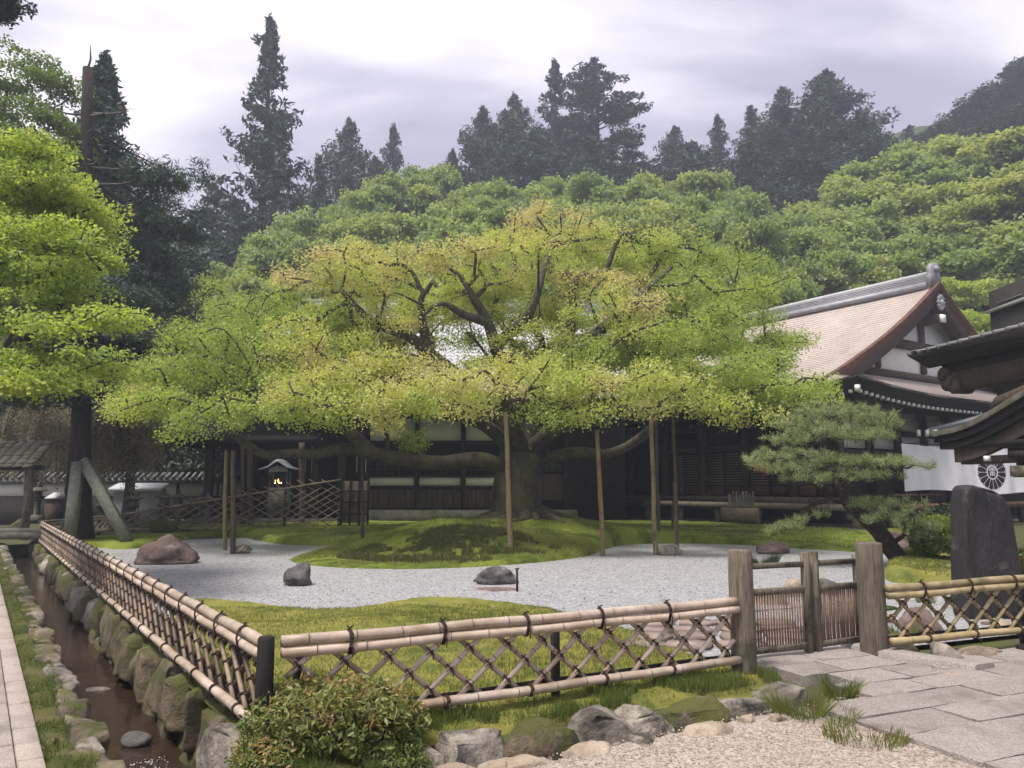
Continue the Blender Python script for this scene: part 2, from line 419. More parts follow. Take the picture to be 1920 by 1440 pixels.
# ------------------------------------------------------------------ materials of the place
m_gravel = mat('white_gravel', (.265, .264, .272), (.34, .337, .343), 2.0, .9, .9, 60, rnd=0, voro=(34, (.155, .155, .16), (.50, .49, .495), .75), bdist=.02, c3=(.36, .34, .32), s3=18, t3=.70)
m_yard = mat('beige_gravel', (.31, .255, .21), (.41, .345, .29), 1.5, .92, .8, 80, rnd=0, voro=(60, (.17, .125, .10), (.55, .47, .41), .6), bdist=.012)
m_soil = mat('soil', (.05, .04, .028), (.10, .085, .05), 3, .95, .6, 20, rnd=0, c3=(.07, .085, .02), s3=1.2, t3=.5)
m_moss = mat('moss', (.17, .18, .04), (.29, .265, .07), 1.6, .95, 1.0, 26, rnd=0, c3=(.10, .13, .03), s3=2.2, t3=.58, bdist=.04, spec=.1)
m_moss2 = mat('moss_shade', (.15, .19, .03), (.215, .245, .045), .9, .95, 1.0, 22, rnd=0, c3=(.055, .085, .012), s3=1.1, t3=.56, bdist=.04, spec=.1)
m_mossd = leafmat('moss_tuft', [(.05, .06, .015), (.085, .095, .02), (.12, .125, .025)], .2, 1.0)
m_grass = leafmat('grass_blade', [(.06, .085, .018), (.10, .14, .022), (.19, .20, .05)], .35)
m_dryg = leafmat('dry_grass', [(.12, .10, .03), (.16, .17, .03), (.10, .15, .02)], .35)
m_hill = mat('hill_ground', (.03, .045, .012), (.05, .07, .02), .3, .95, 0, rnd=0)
m_mtn = mat('mountain_wood', (.02, .032, .018), (.05, .06, .03), .06, .95, 0, rnd=0)
m_stone = mat('fieldstone', (.15, .13, .108), (.38, .335, .28), 4.5, .9, .9, 16, rnd=.22, c3=(.06, .055, .045), s3=3, t3=.56, moss=(.075, .08, .02), moss_t=.78, bdist=.05)
m_stoneM = mat('mossy_stone', (.075, .06, .04), (.20, .155, .105), 4.5, .92, .9, 16, rnd=.2, c3=(.05, .05, .03), s3=2.5, t3=.52, moss=(.085, .085, .025), moss_t=.57, bdist=.05)
m_rockR = mat('red_brown_rock', (.095, .065, .058), (.24, .17, .15), 3, .85, .8, 12, rnd=.05, c3=(.34, .28, .25), s3=2.2, t3=.62, bdist=.06)
m_rockG = mat('grey_rock', (.055, .05, .05), (.17, .155, .15), 5, .85, .9, 14, rnd=.1, c3=(.27, .25, .24), s3=4, t3=.64, bdist=.05)
m_rockT = mat('tan_rock', (.22, .17, .12), (.42, .34, .26), 4, .88, .8, 14, rnd=.12, c3=(.09, .075, .06), s3=3, t3=.6, bdist=.05)
m_pave = mat('granite_slab', (.23, .20, .18), (.34, .30, .27), 5, .88, .8, 90, rnd=.10, voro=(120, (.16, .135, .12), (.55, .49, .45), .45), bdist=.012, c3=(.20, .18, .15), s3=1.5, t3=.62)
m_pathL = mat('path_slab', (.28, .23, .20), (.37, .315, .275), 4, .9, .6, 90, rnd=.08, voro=(130, (.22, .18, .15), (.56, .49, .44), .4), bdist=.008, c3=(.22, .19, .15), s3=1.2, t3=.6)
m_bamboo = mat('bamboo', (.36, .28, .215), (.56, .455, .375), 3.5, .42, .15, 40, (1, 1, 1), .16, c3=(.25, .175, .115), s3=2.6, t3=.56, w3=.14, spec=.45, ring=(.12, .08, .055))
m_bambooG = mat('greenish_bamboo', (.25, .19, .09), (.42, .33, .19), 3.5, .45, .15, 40, (1, 1, 1), .16, c3=(.15, .125, .055), s3=2.2, t3=.56, spec=.4, ring=(.07, .055, .03))
m_bambooO = mat('old_bamboo', (.16, .125, .08), (.30, .24, .17), 4, .6, .2, 40, (1, 1, 1), .2, c3=(.07, .06, .04), s3=3, t3=.55)
m_rope = mat('black_rope', (.028, .018, .014), (.065, .045, .035), 40, .95, .5, 120, rnd=.2)
m_charw = mat('charred_wood', (.010, .009, .009), (.03, .027, .025), 6, .8, .6, 30, (6, 6, .6), .1)
m_greyw = mat('weathered_wood', (.10, .085, .065), (.27, .225, .17), 9, .9, .9, 26, (7, 7, .5), .14, c3=(.055, .055, .03), s3=2.5, t3=.6)
m_poleW = mat('pole_wood', (.125, .10, .05), (.23, .185, .095), 6, .85, .6, 26, (7, 7, .5), .25, c3=(.065, .06, .035), s3=2, t3=.6)
m_darkw = mat('dark_timber', (.014, .012, .011), (.04, .034, .03), 5, .8, .5, 26, (5, 5, .6), .15)
m_brownw = mat('brown_timber', (.05, .036, .027), (.11, .082, .062), 5, .82, .6, 24, (5, 5, .6), .15)
m_redw = mat('red_brown_timber', (.07, .032, .022), (.15, .075, .05), 5, .75, .5, 24, (1, 1, 1), .12)
m_plaster = mat('white_plaster', (.62, .60, .56), (.74, .72, .68), 1.5, .9, .2, 30, rnd=.04)
m_tile = mat('roof_tile', (.17, .17, .185), (.27, .27, .285), 2.5, .42, .3, 30, rnd=.05, spec=.5)
m_shingle = mat('copper_shingle', (.355, .30, .265), (.455, .39, .35), .8, .55, .25, 24, (1, 1, 1), .04, c3=(.33, .265, .225), s3=.7, t3=.58, spec=.4)
m_thatch = mat('mossy_bark_roof', (.045, .04, .034), (.12, .11, .092), 4, .95, .9, 24, rnd=.05, c3=(.065, .07, .035), s3=1.6, t3=.55)
m_cloth = mat('white_cloth', (.78, .77, .80), (.82, .81, .84), 1.2, .9, .1, 90, rnd=0)
m_purple = mat('purple_print', (.028, .012, .026), (.035, .017, .032), 5, .9, 0, rnd=0)
m_white = mat('white_paint', (.75, .74, .72), (.82, .81, .79), 5, .6, 0, rnd=.04)
m_metal = mat('white_metal_sheet', (.74, .75, .77), (.80, .81, .83), 3, .35, .05, 30, rnd=0, spec=.6)
m_gal = mat('grey_panel', (.36, .36, .36), (.45, .45, .45), 3, .5, .05, 30, rnd=0)
m_lstone = mat('lantern_stone', (.10, .095, .08), (.24, .23, .20), 6, .92, .7, 30, rnd=.15, c3=(.06, .07, .03), s3=3, t3=.55, bdist=.03)
m_bark = mat('maple_bark', (.04, .034, .026), (.115, .098, .072), 5, .92, .9, 16, (1, 1, .5), .08, c3=(.11, .12, .05), s3=1.3, t3=.58, bdist=.06)
m_barkC = mat('cedar_bark', (.022, .017, .014), (.06, .046, .037), 7, .95, .9, 18, (5, 5, .5), .08, bdist=.06)
m_barkP = mat('pine_bark', (.045, .03, .024), (.13, .085, .065), 7, .95, 1.0, 14, (1, 1, 1), .08, c3=(.025, .02, .017), s3=7, t3=.5, bdist=.06)
m_monu = mat('dark_slate', (.011, .010, .011), (.034, .031, .032), 3.5, .55, .9, 9, (1, 1, .35), 0, c3=(.12, .115, .115), s3=4, t3=.66, spec=.4, bdist=.05)
def water_mat():
    m = bpy.data.materials.new('stream_water'); MATS['water'] = m; m.use_nodes = True
    nt = m.node_tree; N = nt.nodes.new; L = nt.links.new; b = nt.nodes['Principled BSDF']
    b.inputs['Base Color'].default_value = (.045, .028, .018, 1); b.inputs['Roughness'].default_value = .06; b.inputs['IOR'].default_value = 1.33
    tc = N('ShaderNodeTexCoord'); n = N('ShaderNodeTexNoise'); n.inputs['Scale'].default_value = 9; n.inputs['Detail'].default_value = 4; L(tc.outputs['Object'], n.inputs['Vector'])
    n2 = N('ShaderNodeTexNoise'); n2.inputs['Scale'].default_value = 1.6; n2.inputs['Detail'].default_value = 5; L(tc.outputs['Object'], n2.inputs['Vector'])
    r = N('ShaderNodeValToRGB'); r.color_ramp.elements[0].color = (.012, .008, .006, 1); r.color_ramp.elements[1].color = (.050, .033, .023, 1); L(n2.outputs['Fac'], r.inputs[0]); L(r.outputs[0], b.inputs['Base Color'])
    bp = N('ShaderNodeBump'); bp.inputs['Strength'].default_value = .35; bp.inputs['Distance'].default_value = .02; L(n.outputs['Fac'], bp.inputs['Height']); L(bp.outputs[0], b.inputs['Normal'])
    return m
m_water = water_mat()

# ------------------------------------------------------------------ frames of the place
D1 = Vector((-.568, .823, 0)).normalized(); NC = Vector((D1.y, -D1.x, 0))      # along the canal, and across it to the right
def cn(off, s, z=0.0): return NC * off + D1 * s + Vector((0, 0, z))
FA = Vector((-1.53, 4.98, 0)); FB = Vector((1.96, 6.86, 0)); FD = (FB - FA).normalized(); FN = Vector((FD.y, -FD.x, 0))   # front fence, normal to the viewer
GP1 = Vector((2.0, 6.9, 0)); GP2 = Vector((3.48, 7.66, 0))
RA = Vector((3.58, 7.55, 0)); RB = Vector((7.2, 8.9, 0))

# ------------------------------------------------------------------ ground, hills, mountain
def ground():
    xs = np.arange(-34, 30, .22); ys = np.arange(1.2, 46, .22)
    X, Y = np.meshgrid(xs, ys, indexing='ij')
    off = X * NC.x + Y * NC.y; s = X * D1.x + Y * D1.y
    z = -.05 + .02 * (fnoise(X * 2, Y * 2) - .5)
    can = np.clip(np.minimum(off - .72, 1.66 - off) / .1, 0, 1) * (s > -4) * (s < 26.5); z = np.where(can > 0, -.05 - .72 * can, z)
    f = (X - FA.x) * FN.x + (Y - FA.y) * FN.y; q = (X - FA.x) * FD.x + (Y - FA.y) * FD.y
    dit = np.clip(np.minimum(f - .45, .86 - f) / .12, 0, 1) * (q > .2) * (q < 9); z = np.where(dit > 0, -.05 - .42 * dit, z)
    sh = np.clip((Y - 26.5) / 2.5, 0, 1); z = z + sh * .26 * (off > 1.6)
    n = xs.size, ys.size
    P = np.stack([X, Y, z], -1).reshape(-1, 3); i = np.arange(n[0] - 1)[:, None] * n[1]; j = np.arange(n[1] - 1)[None]
    Q = np.stack([i + j, i + n[1] + j, i + n[1] + j + 1, i + j + 1], -1).reshape(-1, 4)
    struct('ground', mk_mesh('ground', P, Q, smooth=True), m_soil)
ground()
def hill(x, y):
    a = x / max(y, 1.0)
    k = np.interp(a, [-.75, -.5, -.36, -.28, -.15, 0, .25, .45, .8], [.25, .12, .06, .30, .55, .72, .72, .85, 1.1])
    return min(55, k * max(0, y - 45) * .95)
def hills():
    xs = np.concatenate([np.arange(-260, -60, 10), np.arange(-60, 90, 3), np.arange(90, 300, 10)]); ys = np.concatenate([np.arange(-60, 30, 15), np.arange(30, 130, 3), np.arange(130, 300, 10)])
    P = []
    for x in xs:
        for y in ys:
            inside = -33 < x < 29 and 2 < y < 45
            z = -2.2 if inside else -.08 + hill(x, y) + (1.5 * (mn.noise((x * .06, y * .06, 0))) if y > 55 else 0)
            P.append((x, y, z))
    mb = MB(); mb.grid(np.array(P), len(xs), len(ys)); struct('hills', mb.mesh('hills', True), m_hill)
    mb = MB(); P = []; nu, nv = 90, 30
    for i in range(nu):
        a = -.72 + .6 * i / (nu - 1)
        top = np.interp(a, [-.72, -.6, -.5, -.44, -.40, -.33, -.2, -.12], [84, 76, 70, 64, 58.5, 57, 48, 36])
        for j in range(nv):
            v = j / (nv - 1); y = 130 + 70 * v
            P.append((a * y, y, -3 + (top * .98) * math.sin(math.pi * min(1, v * 1.25) * .8 if v < .5 else math.pi * .5) ** 1.2 * (1 if v <= .5 else 1 - .3 * (v - .5)) + 3 * mn.fractal((a * 14, v * 5, 1), 1, 2, 5)))
    mb.grid(np.array(P), nu, nv); struct('mountain', mb.mesh('mountain', True), m_mtn)
hills()

# ------------------------------------------------------------------ yard gravel, white gravel, moss
def sheet(name, poly, z, m, kind='structure', step=.25, wob=0.0):
    P = smooth_poly(poly, 2); mb = MB(); c = sum(P, Vector((0, 0))) / len(P)
    V = [(p.x, p.y, z) for p in P] + [(c.x, c.y, z)]; n = len(P)
    mb.add(V, None, [(k, (k + 1) % n, n) for k in range(n)])
    return tag(obj(name, mb, m), kind=kind)
yp = [FA + FD * -.2 + FN * .98, FA + FD * 1.6 + FN * .9, FA + FD * 3.0 + FN * .84, FA + FD * 4.0 + FN * .86, FA + FD * 4.9 + FN * .86, FA + FD * 6.2 + FN * .90, FA + FD * 8.5 + FN * .80, FA + FD * 14 + FN * .8, Vector((16, 6, 0)), Vector((10, -3, 0)), Vector((-1, -3, 0)), Vector((-1.0, 3.2, 0))]
def yard():
    xs = np.arange(-2.2, 9, .07); ys = np.arange(1.5, 9.6, .07); X, Y = np.meshgrid(xs, ys, indexing='ij')
    sd = poly_sd(smooth_poly(yp, 2), X, Y) + .05 * (fnoise(X * 4, Y * 4) - .5)
    z = .0 + .014 * (fnoise(X * 5, Y * 5) - .5) - np.where(sd < .06, (.06 - sd) * 1.6, 0)
    keep = sd > -.12; idx = -np.ones(X.shape, int); idx[keep] = np.arange(keep.sum())
    k = keep[:-1, :-1] & keep[1:, :-1] & keep[1:, 1:] & keep[:-1, 1:]
    Q = np.stack([idx[:-1, :-1][k], idx[1:, :-1][k], idx[1:, 1:][k], idx[:-1, 1:][k]], 1)
    struct('gravel_yard', mk_mesh('gravel_yard', np.stack([X[keep], Y[keep], z[keep]], 1), Q, smooth=True), m_yard)
    # loose chips of the gravel near the viewer
    r = np.random.default_rng(5); n = 26000
    x = r.uniform(-1.2, 7, n); y = r.uniform(3.6, 6.6, n); d = poly_sd(smooth_poly(yp, 1), x, y); ok = d > .02; x, y = x[ok], y[ok]; n = len(x)
    s = r.uniform(.004, .011, n); V0 = np.array([(1, 0, 0), (-.5, .87, 0), (-.5, -.87, 0), (.1, .1, .9)])
    a = r.uniform(0, 6.28, n); ca, sa = np.cos(a), np.sin(a)
    V = V0[None] * r.uniform(.7, 1.4, (n, 4, 1)); Vx = V[..., 0] * ca[:, None] - V[..., 1] * sa[:, None]; Vy = V[..., 0] * sa[:, None] + V[..., 1] * ca[:, None]
    P = np.stack([x[:, None] + Vx * s[:, None], y[:, None] + Vy * s[:, None], .002 + V[..., 2] * s[:, None]], -1).reshape(-1, 3)
    b = np.arange(n)[:, None, None] * 4; T = (b + np.array([(0, 1, 3), (1, 2, 3), (2, 0, 3)])[None]).reshape(-1, 3)
    stuff('gravel', mk_mesh('gravel', P, None, T), m_yard)
yard()
wg = [cn(1.62, 5.0), cn(1.60, 12), cn(1.60, 24), cn(4, 25.5), Vector((-4, 27, 0)), Vector((10, 25.5, 0)), Vector((14, 20, 0)), Vector((12, 11, 0)), RB + Vector((.3, .6, 0)), GP2 + Vector((0.1, .25, 0)), GP1 + Vector((0, .05, 0)), FB, FA + Vector((.1, .15, 0))]
sheet('white_gravel', wg, 0.0, m_gravel)

def moss_sheet(name, poly, hfun, m, step=.06, edge=.05, box_=None, rough=.05, rs=1.4):
    P = smooth_poly(poly, 2); A = np.array([tuple(p) for p in P]); x0, y0 = A.min(0) - .3; x1, y1 = A.max(0) + .3
    xs = np.arange(x0, x1, step); ys = np.arange(y0, y1, step); X, Y = np.meshgrid(xs, ys, indexing='ij')
    sd = poly_sd(P, X, Y) + .10 * (fnoise(X * 2.2, Y * 2.2) - .47)
    e = np.clip(sd / .25, 0, 1); e = np.sqrt(np.clip(1 - (1 - e) ** 2, 0, 1))
    z = e * (edge + hfun(X, Y)) + e * rough * (fnoise(X * rs, Y * rs) - .45) + e * .035 * (fnoise(X * 9, Y * 9, 3) - .45)
    z = np.where(sd < 0, sd * .8, z) - .004
    keep = sd > -.16; idx = -np.ones(X.shape, int); idx[keep] = np.arange(keep.sum())
    k = keep[:-1, :-1] & keep[1:, :-1] & keep[1:, 1:] & keep[:-1, 1:]
    Q = np.stack([idx[:-1, :-1][k], idx[1:, :-1][k], idx[1:, 1:][k], idx[:-1, 1:][k]], 1)
    struct(name, mk_mesh(name, np.stack([X[keep], Y[keep], z[keep]], 1), Q, smooth=True), m)
    def height(x, y):
        x = np.atleast_1d(np.asarray(x, float)); y = np.atleast_1d(np.asarray(y, float))
        i = np.clip(((x - xs[0]) / step).astype(int), 0, len(xs) - 1); j = np.clip(((y - ys[0]) / step).astype(int), 0, len(ys) - 1)
        return z[i, j], sd[i, j]
    return height
G = gnd
fm = [FA + Vector((.1, .15, 0)) + FN * .28, cn(1.72, 5.8), cn(1.70, 7.2), cn(1.66, 8.6), G(330, 1133), G(385, 1120), G(470, 1131), G(560, 1141), G(640, 1144), G(715, 1134), G(770, 1122), G(850, 1119), G(930, 1126), G(1000, 1138), G(1060, 1152), G(1150, 1175), G(1235, 1200), G(1290, 1225), G(1350, 1245), G(1395, 1250), FB + FN * .30 + FD * .1, FA + FD * 2 + FN * .26]
h_front = moss_sheet('front_moss', fm, lambda X, Y: .10 * np.exp(-((X + .7) / 1.3) ** 2 - ((Y - 8.9) / 1.2) ** 2), m_moss, .04, .03, rough=.05, rs=2.2)
rm = [G(440, 1001), G(510, 1021), G(600, 1024), G(690, 1021), G(700, 1026), G(640, 1031), G(560, 1043), G(535, 1053), G(600, 1063), G(700, 1067), G(800, 1067), G(900, 1063), G(1000, 1056), G(1060, 1049), G(1105, 1042), G(1130, 1031), G(1160, 1022), G(1220, 1019), G(1310, 1019), G(1400, 1022), G(1500, 1029), G(1600, 1035), G(1660, 1038), Vector((13, 19, 0)), Vector((13.5, 27, 0)), Vector((3, 33, 0)), Vector((-8, 30, 0)), Vector((-13, 28, 0)), Vector((-11, 25.6, 0))]
TB = at(970, 967, 22.4)     # foot of the big maple
def rear_h(X, Y):
    c = G(800, 1037); c2 = G(930, 1042)
    b = .46 * np.exp(-((X - c.x) / 1.5) ** 2 - ((Y - c.y - .4) / 1.5) ** 2) + .26 * np.exp(-((X - c2.x) / 1.3) ** 2 - ((Y - c2.y - .2) / 1.4) ** 2)
    t = .62 * np.exp(-((X - TB.x) / 3.6) ** 2 - ((Y - TB.y) / 3.4) ** 2)
    w = .22 * np.clip((Y - 19.5 - .1 * np.abs(X)) / 5, 0, 1)
    return b + t + w
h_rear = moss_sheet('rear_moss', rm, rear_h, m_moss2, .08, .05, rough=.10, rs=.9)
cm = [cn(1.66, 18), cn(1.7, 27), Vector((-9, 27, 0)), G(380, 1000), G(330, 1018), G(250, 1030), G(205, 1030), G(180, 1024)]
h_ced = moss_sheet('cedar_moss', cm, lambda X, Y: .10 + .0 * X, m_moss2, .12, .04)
pm = [G(1655, 1068), G(1720, 1055), G(1790, 1045), Vector((15, 15.5, 0)), Vector((12.5, 11.8, 0)), G(1830, 1092), G(1740, 1092), G(1660, 1094)]
h_pine = moss_sheet('pine_moss', pm, lambda X, Y: .12 + .09 * (fnoise(X * 1.2, Y * 1.2) - .3), m_moss, .07, .05, rough=.10)

# ------------------------------------------------------------------ canal: water, banks
mb = MB(); ss = np.arange(-2, 27, .25); P = []
for s in ss:
    for o in (.70, 1.68): P.append(tuple(cn(o, s, -.52 + .006 * s)))
mb.grid(np.array(P), len(ss), 2); struct('stream', mb, m_water)
def strip(name, o0, o1, s0, s1, z, m, n=8, ds=.12, wob=.03, zb=.02):
    mb = MB(); ss = np.arange(s0, s1, ds); P = []
    for s in ss:
        for k in range(n + 1):
            o = o0 + (o1 - o0) * k / n; p = cn(o + wob * (mn.noise((s * 1.3, k, 3))), s)
            e = min(1, min(k, n - k) / 1.5); P.append((p.x, p.y, z + zb * (mn.fractal((p.x * 3, p.y * 3, 0), 1, 2, 4)) * e - .03 * (1 - e)))
    mb.grid(np.array(P), len(ss), n + 1); return struct(name, mb.mesh(name, True), m)
m_turf = mat('turf', (.05, .06, .02), (.11, .105, .035), 2.2, .95, .9, 26, rnd=0, c3=(.14, .115, .06), s3=2.4, t3=.6, bdist=.03, spec=.1)
strip('grass_strip', .45, .64, -1, 27, .0, m_turf)
strip('bank_turf', 1.56, 1.98, 4.2, 24, .0, m_turf, wob=.05)
m_stoneL = mat('bank_stone', (.13, .105, .075), (.30, .245, .18), 5, .92, .9, 16, rnd=.25, c3=(.07, .06, .04), s3=3, t3=.52, moss=(.085, .09, .025), moss_t=.70, bdist=.04)
lb = root('canal_bank', cn(.72, 4), 'low bank of flat mossy stones edging the grass strip beside the canal', 'stone bank')
r = random.Random(4); s = 1.2; k = 0
while s < 26.5:
    l = r.uniform(.20, .40); w = r.uniform(.20, .27)
    me = rock_mesh('stone', (w, l * 1.04, r.uniform(.13, .18)), 300 + k, 2 if s > 9 else 3, 4, .12, .68)
    obj('stone', me, m_stone if r.random() < .3 else m_stoneL, lb, cn(.70 + r.uniform(-.02, .03), s + l / 2, -.118 + r.uniform(-.02, .015)), (r.uniform(-.09, .09), r.uniform(-.06, .06), math.atan2(D1.y, D1.x) - math.pi / 2))
    s += l * .97; k += 1
s = 1.2
while s < 22:      # the lower course, down to the water
    l = r.uniform(.3, .55)
    me = rock_mesh('stone', (.25, l, .5), 700 + k, 2, 5, .14, .4)
    obj('stone', me, m_stoneM, lb, cn(.685, s + l / 2, -.60), (0, 0, math.atan2(D1.y, D1.x) - math.pi / 2)); s += l * .95; k += 1
rb = root('canal_wall', cn(1.5, 5), 'canal retaining wall of mossy boulders under the long bamboo fence', 'stone wall')
s = 3.2
while s < 26.5:
    l = r.uniform(.40, .78); h = r.uniform(.40, .52); w = r.uniform(.36, .5)
    me = rock_mesh('stone', (w, l * 1.10, h), 900 + k, 3 if s < 14 else 2, 6, .15, .66)
    obj('stone', me, m_stoneM if r.random() < .75 else m_stone, rb, cn(1.59 + r.uniform(-.02, .05), s + l / 2, -.37 + r.uniform(-.03, .04)), (r.uniform(-.08, .08), r.uniform(-.1, .04), math.atan2(D1.y, D1.x) - math.pi / 2 + r.uniform(-.1, .1)))
    s += l * .96; k += 1
s = 3.0
while s < 20:      # the lower course at the water line
    l = r.uniform(.35, .7); me = rock_mesh('stone', (.38, l * 1.1, .42), 1500 + k, 3 if s < 9 else 2, 6, .15, .55)
    obj('stone', me, m_stoneM, rb, cn(1.60 + r.uniform(-.03, .03), s + l / 2, -.70 + r.uniform(-.03, .05)), (0, r.uniform(-.1, .1), math.atan2(D1.y, D1.x) - math.pi / 2 + r.uniform(-.1, .1))); s += l * .97; k += 1
def rock(name, px, py, size, seed, m, label, cat='rock', z=0.0, rotz=0.0, sub=4, box=.25, facets=12, rough=.22, group=None):
    p = gnd(px, py, z); o = obj(name, rock_mesh(name, size, seed, sub, facets, rough, box), m, None, (p.x, p.y + size[1] * .3, z), (0, 0, rotz)); return tag(o, label, cat, group)
rock('stream_boulder', 250, 1404, (.25, .19, .14), 21, m_rockG, 'rounded dark stone sitting in the rushing canal water', 'rock', -.49, sub=3, facets=2, rough=.05, box=0)
rock('stepping_stone', 180, 1302, (.26, .15, .07), 22, m_stone, 'small flat pale stone breaking the canal water', 'rock', -.50, .5)
# white water round the boulder
def foam():
    r = np.random.default_rng(9); n = 900
    n = 520; o = r.uniform(.86, 1.36, n); s = 6.75 - np.abs(r.normal(0, .55, n)) ; p = np.array([tuple(cn(a, b, -.478)) for a, b in zip(o, s)])
    nr = r.normal(size=(n, 3)) * .9 + np.array([0, 0, 1]); nr /= np.linalg.norm(nr, axis=1, keepdims=True)
    V, Q, t = leaf_quads(p, nr, .020, np.full(n, .5), r, .35); stuff('foam', mk_mesh('foam', V, Q), mat('white_water', (.35, .35, .36), (.6, .6, .62), 20, .2, 0, rnd=0, spec=.6))
foam()
# little bridge at the far end of the canal
br = root('footbridge', cn(1.1, 26), 'small low stone bridge over the far end of the canal', 'bridge')
mb = MB(); P = []
for i in range(9):
    u = i / 8; o = -.3 + 2.3 * u
    for ds, dz in ((0, 0), (0, .14), (1.1, .14), (1.1, 0)): P.append(tuple(cn(o, 25.6 + ds, .10 + .12 * math.sin(math.pi * u) + dz)))
mb.grid(np.array(P), 9, 4); obj('deck', mb, m_lstone, br)
mb = MB()
P = []
for i in range(9):
    u = i / 8; o = -.3 + 2.3 * u
    for ds, dz in ((-.05, .15), (-.05, .25), (.05, .25), (.05, .15)): P.append(tuple(cn(o, 25.65 + ds, .10 + .12 * math.sin(math.pi * u) + dz)))
mb.grid(np.array(P), 9, 4); obj('kerb', mb, m_lstone, br)

# ------------------------------------------------------------------ paving
pl_ = tag(obj('left_path', None, None), kind='structure')
mb = MB(); mb.grid(np.array([tuple(cn(o, s_, -.012)) for s_ in (-2, 28) for o in (-3.5, .46)]), 2, 2); struct('path_bed', mb, m_soil)
r = random.Random(11)
ax = (tuple(NC), tuple(D1), (0, 0, 1))
s = .6
while s < 26:
    l = r.uniform(.30, .42)
    mb = MB(); mb.box(cn(.383, s + l / 2, -.02 + r.uniform(-.004, .004)), (.135, l - .012, .07), ax, .008); obj('paving_stone', mb, m_pathL, pl_); s += l
for row, (o0, o1) in enumerate(((-.08, .312), (-.50, -.09), (-.92, -.51), (-1.34, -.93))):
    s = .4 + .2 * row
    while s < (26 if row < 2 else 15):
        l = r.uniform(.42, .62)
        mb = MB(); mb.box(cn((o0 + o1) / 2, s + l / 2, -.02 + r.uniform(-.004, .004)), (o1 - o0 - .006, l - .012, .07), ax, .008); obj('paving_stone', mb, m_pathL, pl_); s += l
pv = tag(obj('approach_path', None, None), kind='structure')
A1 = Vector((.92, .392, 0)).normalized(); A2 = Vector((A1.y, -A1.x, 0)); P0 = Vector((2.165, 5.84, 0))
def slab(p0, u0, u1, w0, w1, z=.035, m=None, par=None, t=.12, seed=0, a1=A1, a2=A2):
    """one dressed slab with slightly uneven top and worn edges"""
    rr = random.Random(seed); mb = MB(); n = 5; P = []; g = .008
    for i in range(n):
        for j in range(n):
            u = u0 + g + (u1 - u0 - 2 * g) * i / (n - 1); w = w0 + g + (w1 - w0 - 2 * g) * j / (n - 1)
            p = p0 + a1 * u + a2 * w; e = (i in (0, n - 1)) or (j in (0, n - 1))
            if e: p += Vector((rr.uniform(-.006, .006), rr.uniform(-.006, .006), 0))
            P.append((p.x, p.y, z - (.010 if e else 0) + rr.uniform(-.003, .003)))
    mb.grid(np.array(P), n, n)
    ring = [i * n for i in range(n)] + [(n - 1) * n + j for j in range(1, n)] + [i * n + n - 1 for i in range(n - 2, -1, -1)] + [j for j in range(n - 2, 0, -1)]
    V = [P[k] for k in ring] + [(P[k][0], P[k][1], z - t) for k in ring]; k = len(ring)
    mb.add(V, [(a, (a + 1) % k, k + (a + 1) % k, k + a) for a in range(k)])
    return obj('paving_stone', mb, m or m_pave, par)
rows = [(0, .37), (.37, .75), (.75, 1.29), (1.29, 1.8), (1.8, 2.3)]
r = random.Random(2)
for i, (w0, w1) in enumerate(rows):
    u = [0, .02, .02, .03, .0][i]
    while u < 4.6:
        l = r.uniform(.55, .98); slab(P0, u, u + l, w0, w1, .035 + r.uniform(-.006, .006), m_pave, pv, seed=i * 50 + int(u * 10)); u += l
u = .62
while u < 4.6:
    l = r.uniform(.6, 1.0); slab(P0, u, u + l, -.42, 0, .035 + r.uniform(-.006, .006), m_pave, pv, seed=500 + int(u * 10)); u += l
u = 1.95
while u < 4.6:
    l = r.uniform(.6, 1.0); slab(P0, u, u + l, -.80, -.42, .03 + r.uniform(-.006, .006), m_pave, pv, seed=600 + int(u * 10)); u += l
# the slabs that bridge the ditch to the gate
gb_ = tag(obj('gate_path', None, None), kind='structure'); B0 = Vector((2.16, 7.0, 0))
for i, (w0, w1, cuts) in enumerate(((-.42, .02, (.0, .72, 1.35)), (.02, .40, (.12, .62, 1.32)), (.40, .78, (.36, .95, 1.42)))):
    for a, b in zip(cuts, cuts[1:]): slab(B0, a, b, w0, w1, .045, m_pave, gb_, .16, seed=900 + i * 9 + int(a * 10))
def curb():
    mb = MB(); Q = [B0 + A1 * 1.38 + A2 * -.42, B0 + A1 * 1.40 + A2 * 0, B0 + A1 * 1.50 + A2 * .42, B0 + A1 * 1.66 + A2 * .80]; P = []
    for k, p in enumerate(catmull([tuple(q) for q in Q], 4)):
        for du, dz in ((0, -.12), (.0, .06), (.04, .075), (.20, .075), (.25, .05), (.25, -.12)): P.append((p[0] + A1.x * du, p[1] + A1.y * du, dz))
    n = len(P) // 6; mb.grid(np.array(P), n, 6); V = np.array(P); mb.add(V[-6:], [(0, 1, 4, 5), (1, 2, 3, 4)]); obj('kerb_stone', mb, m_pave, gb_)
curb()
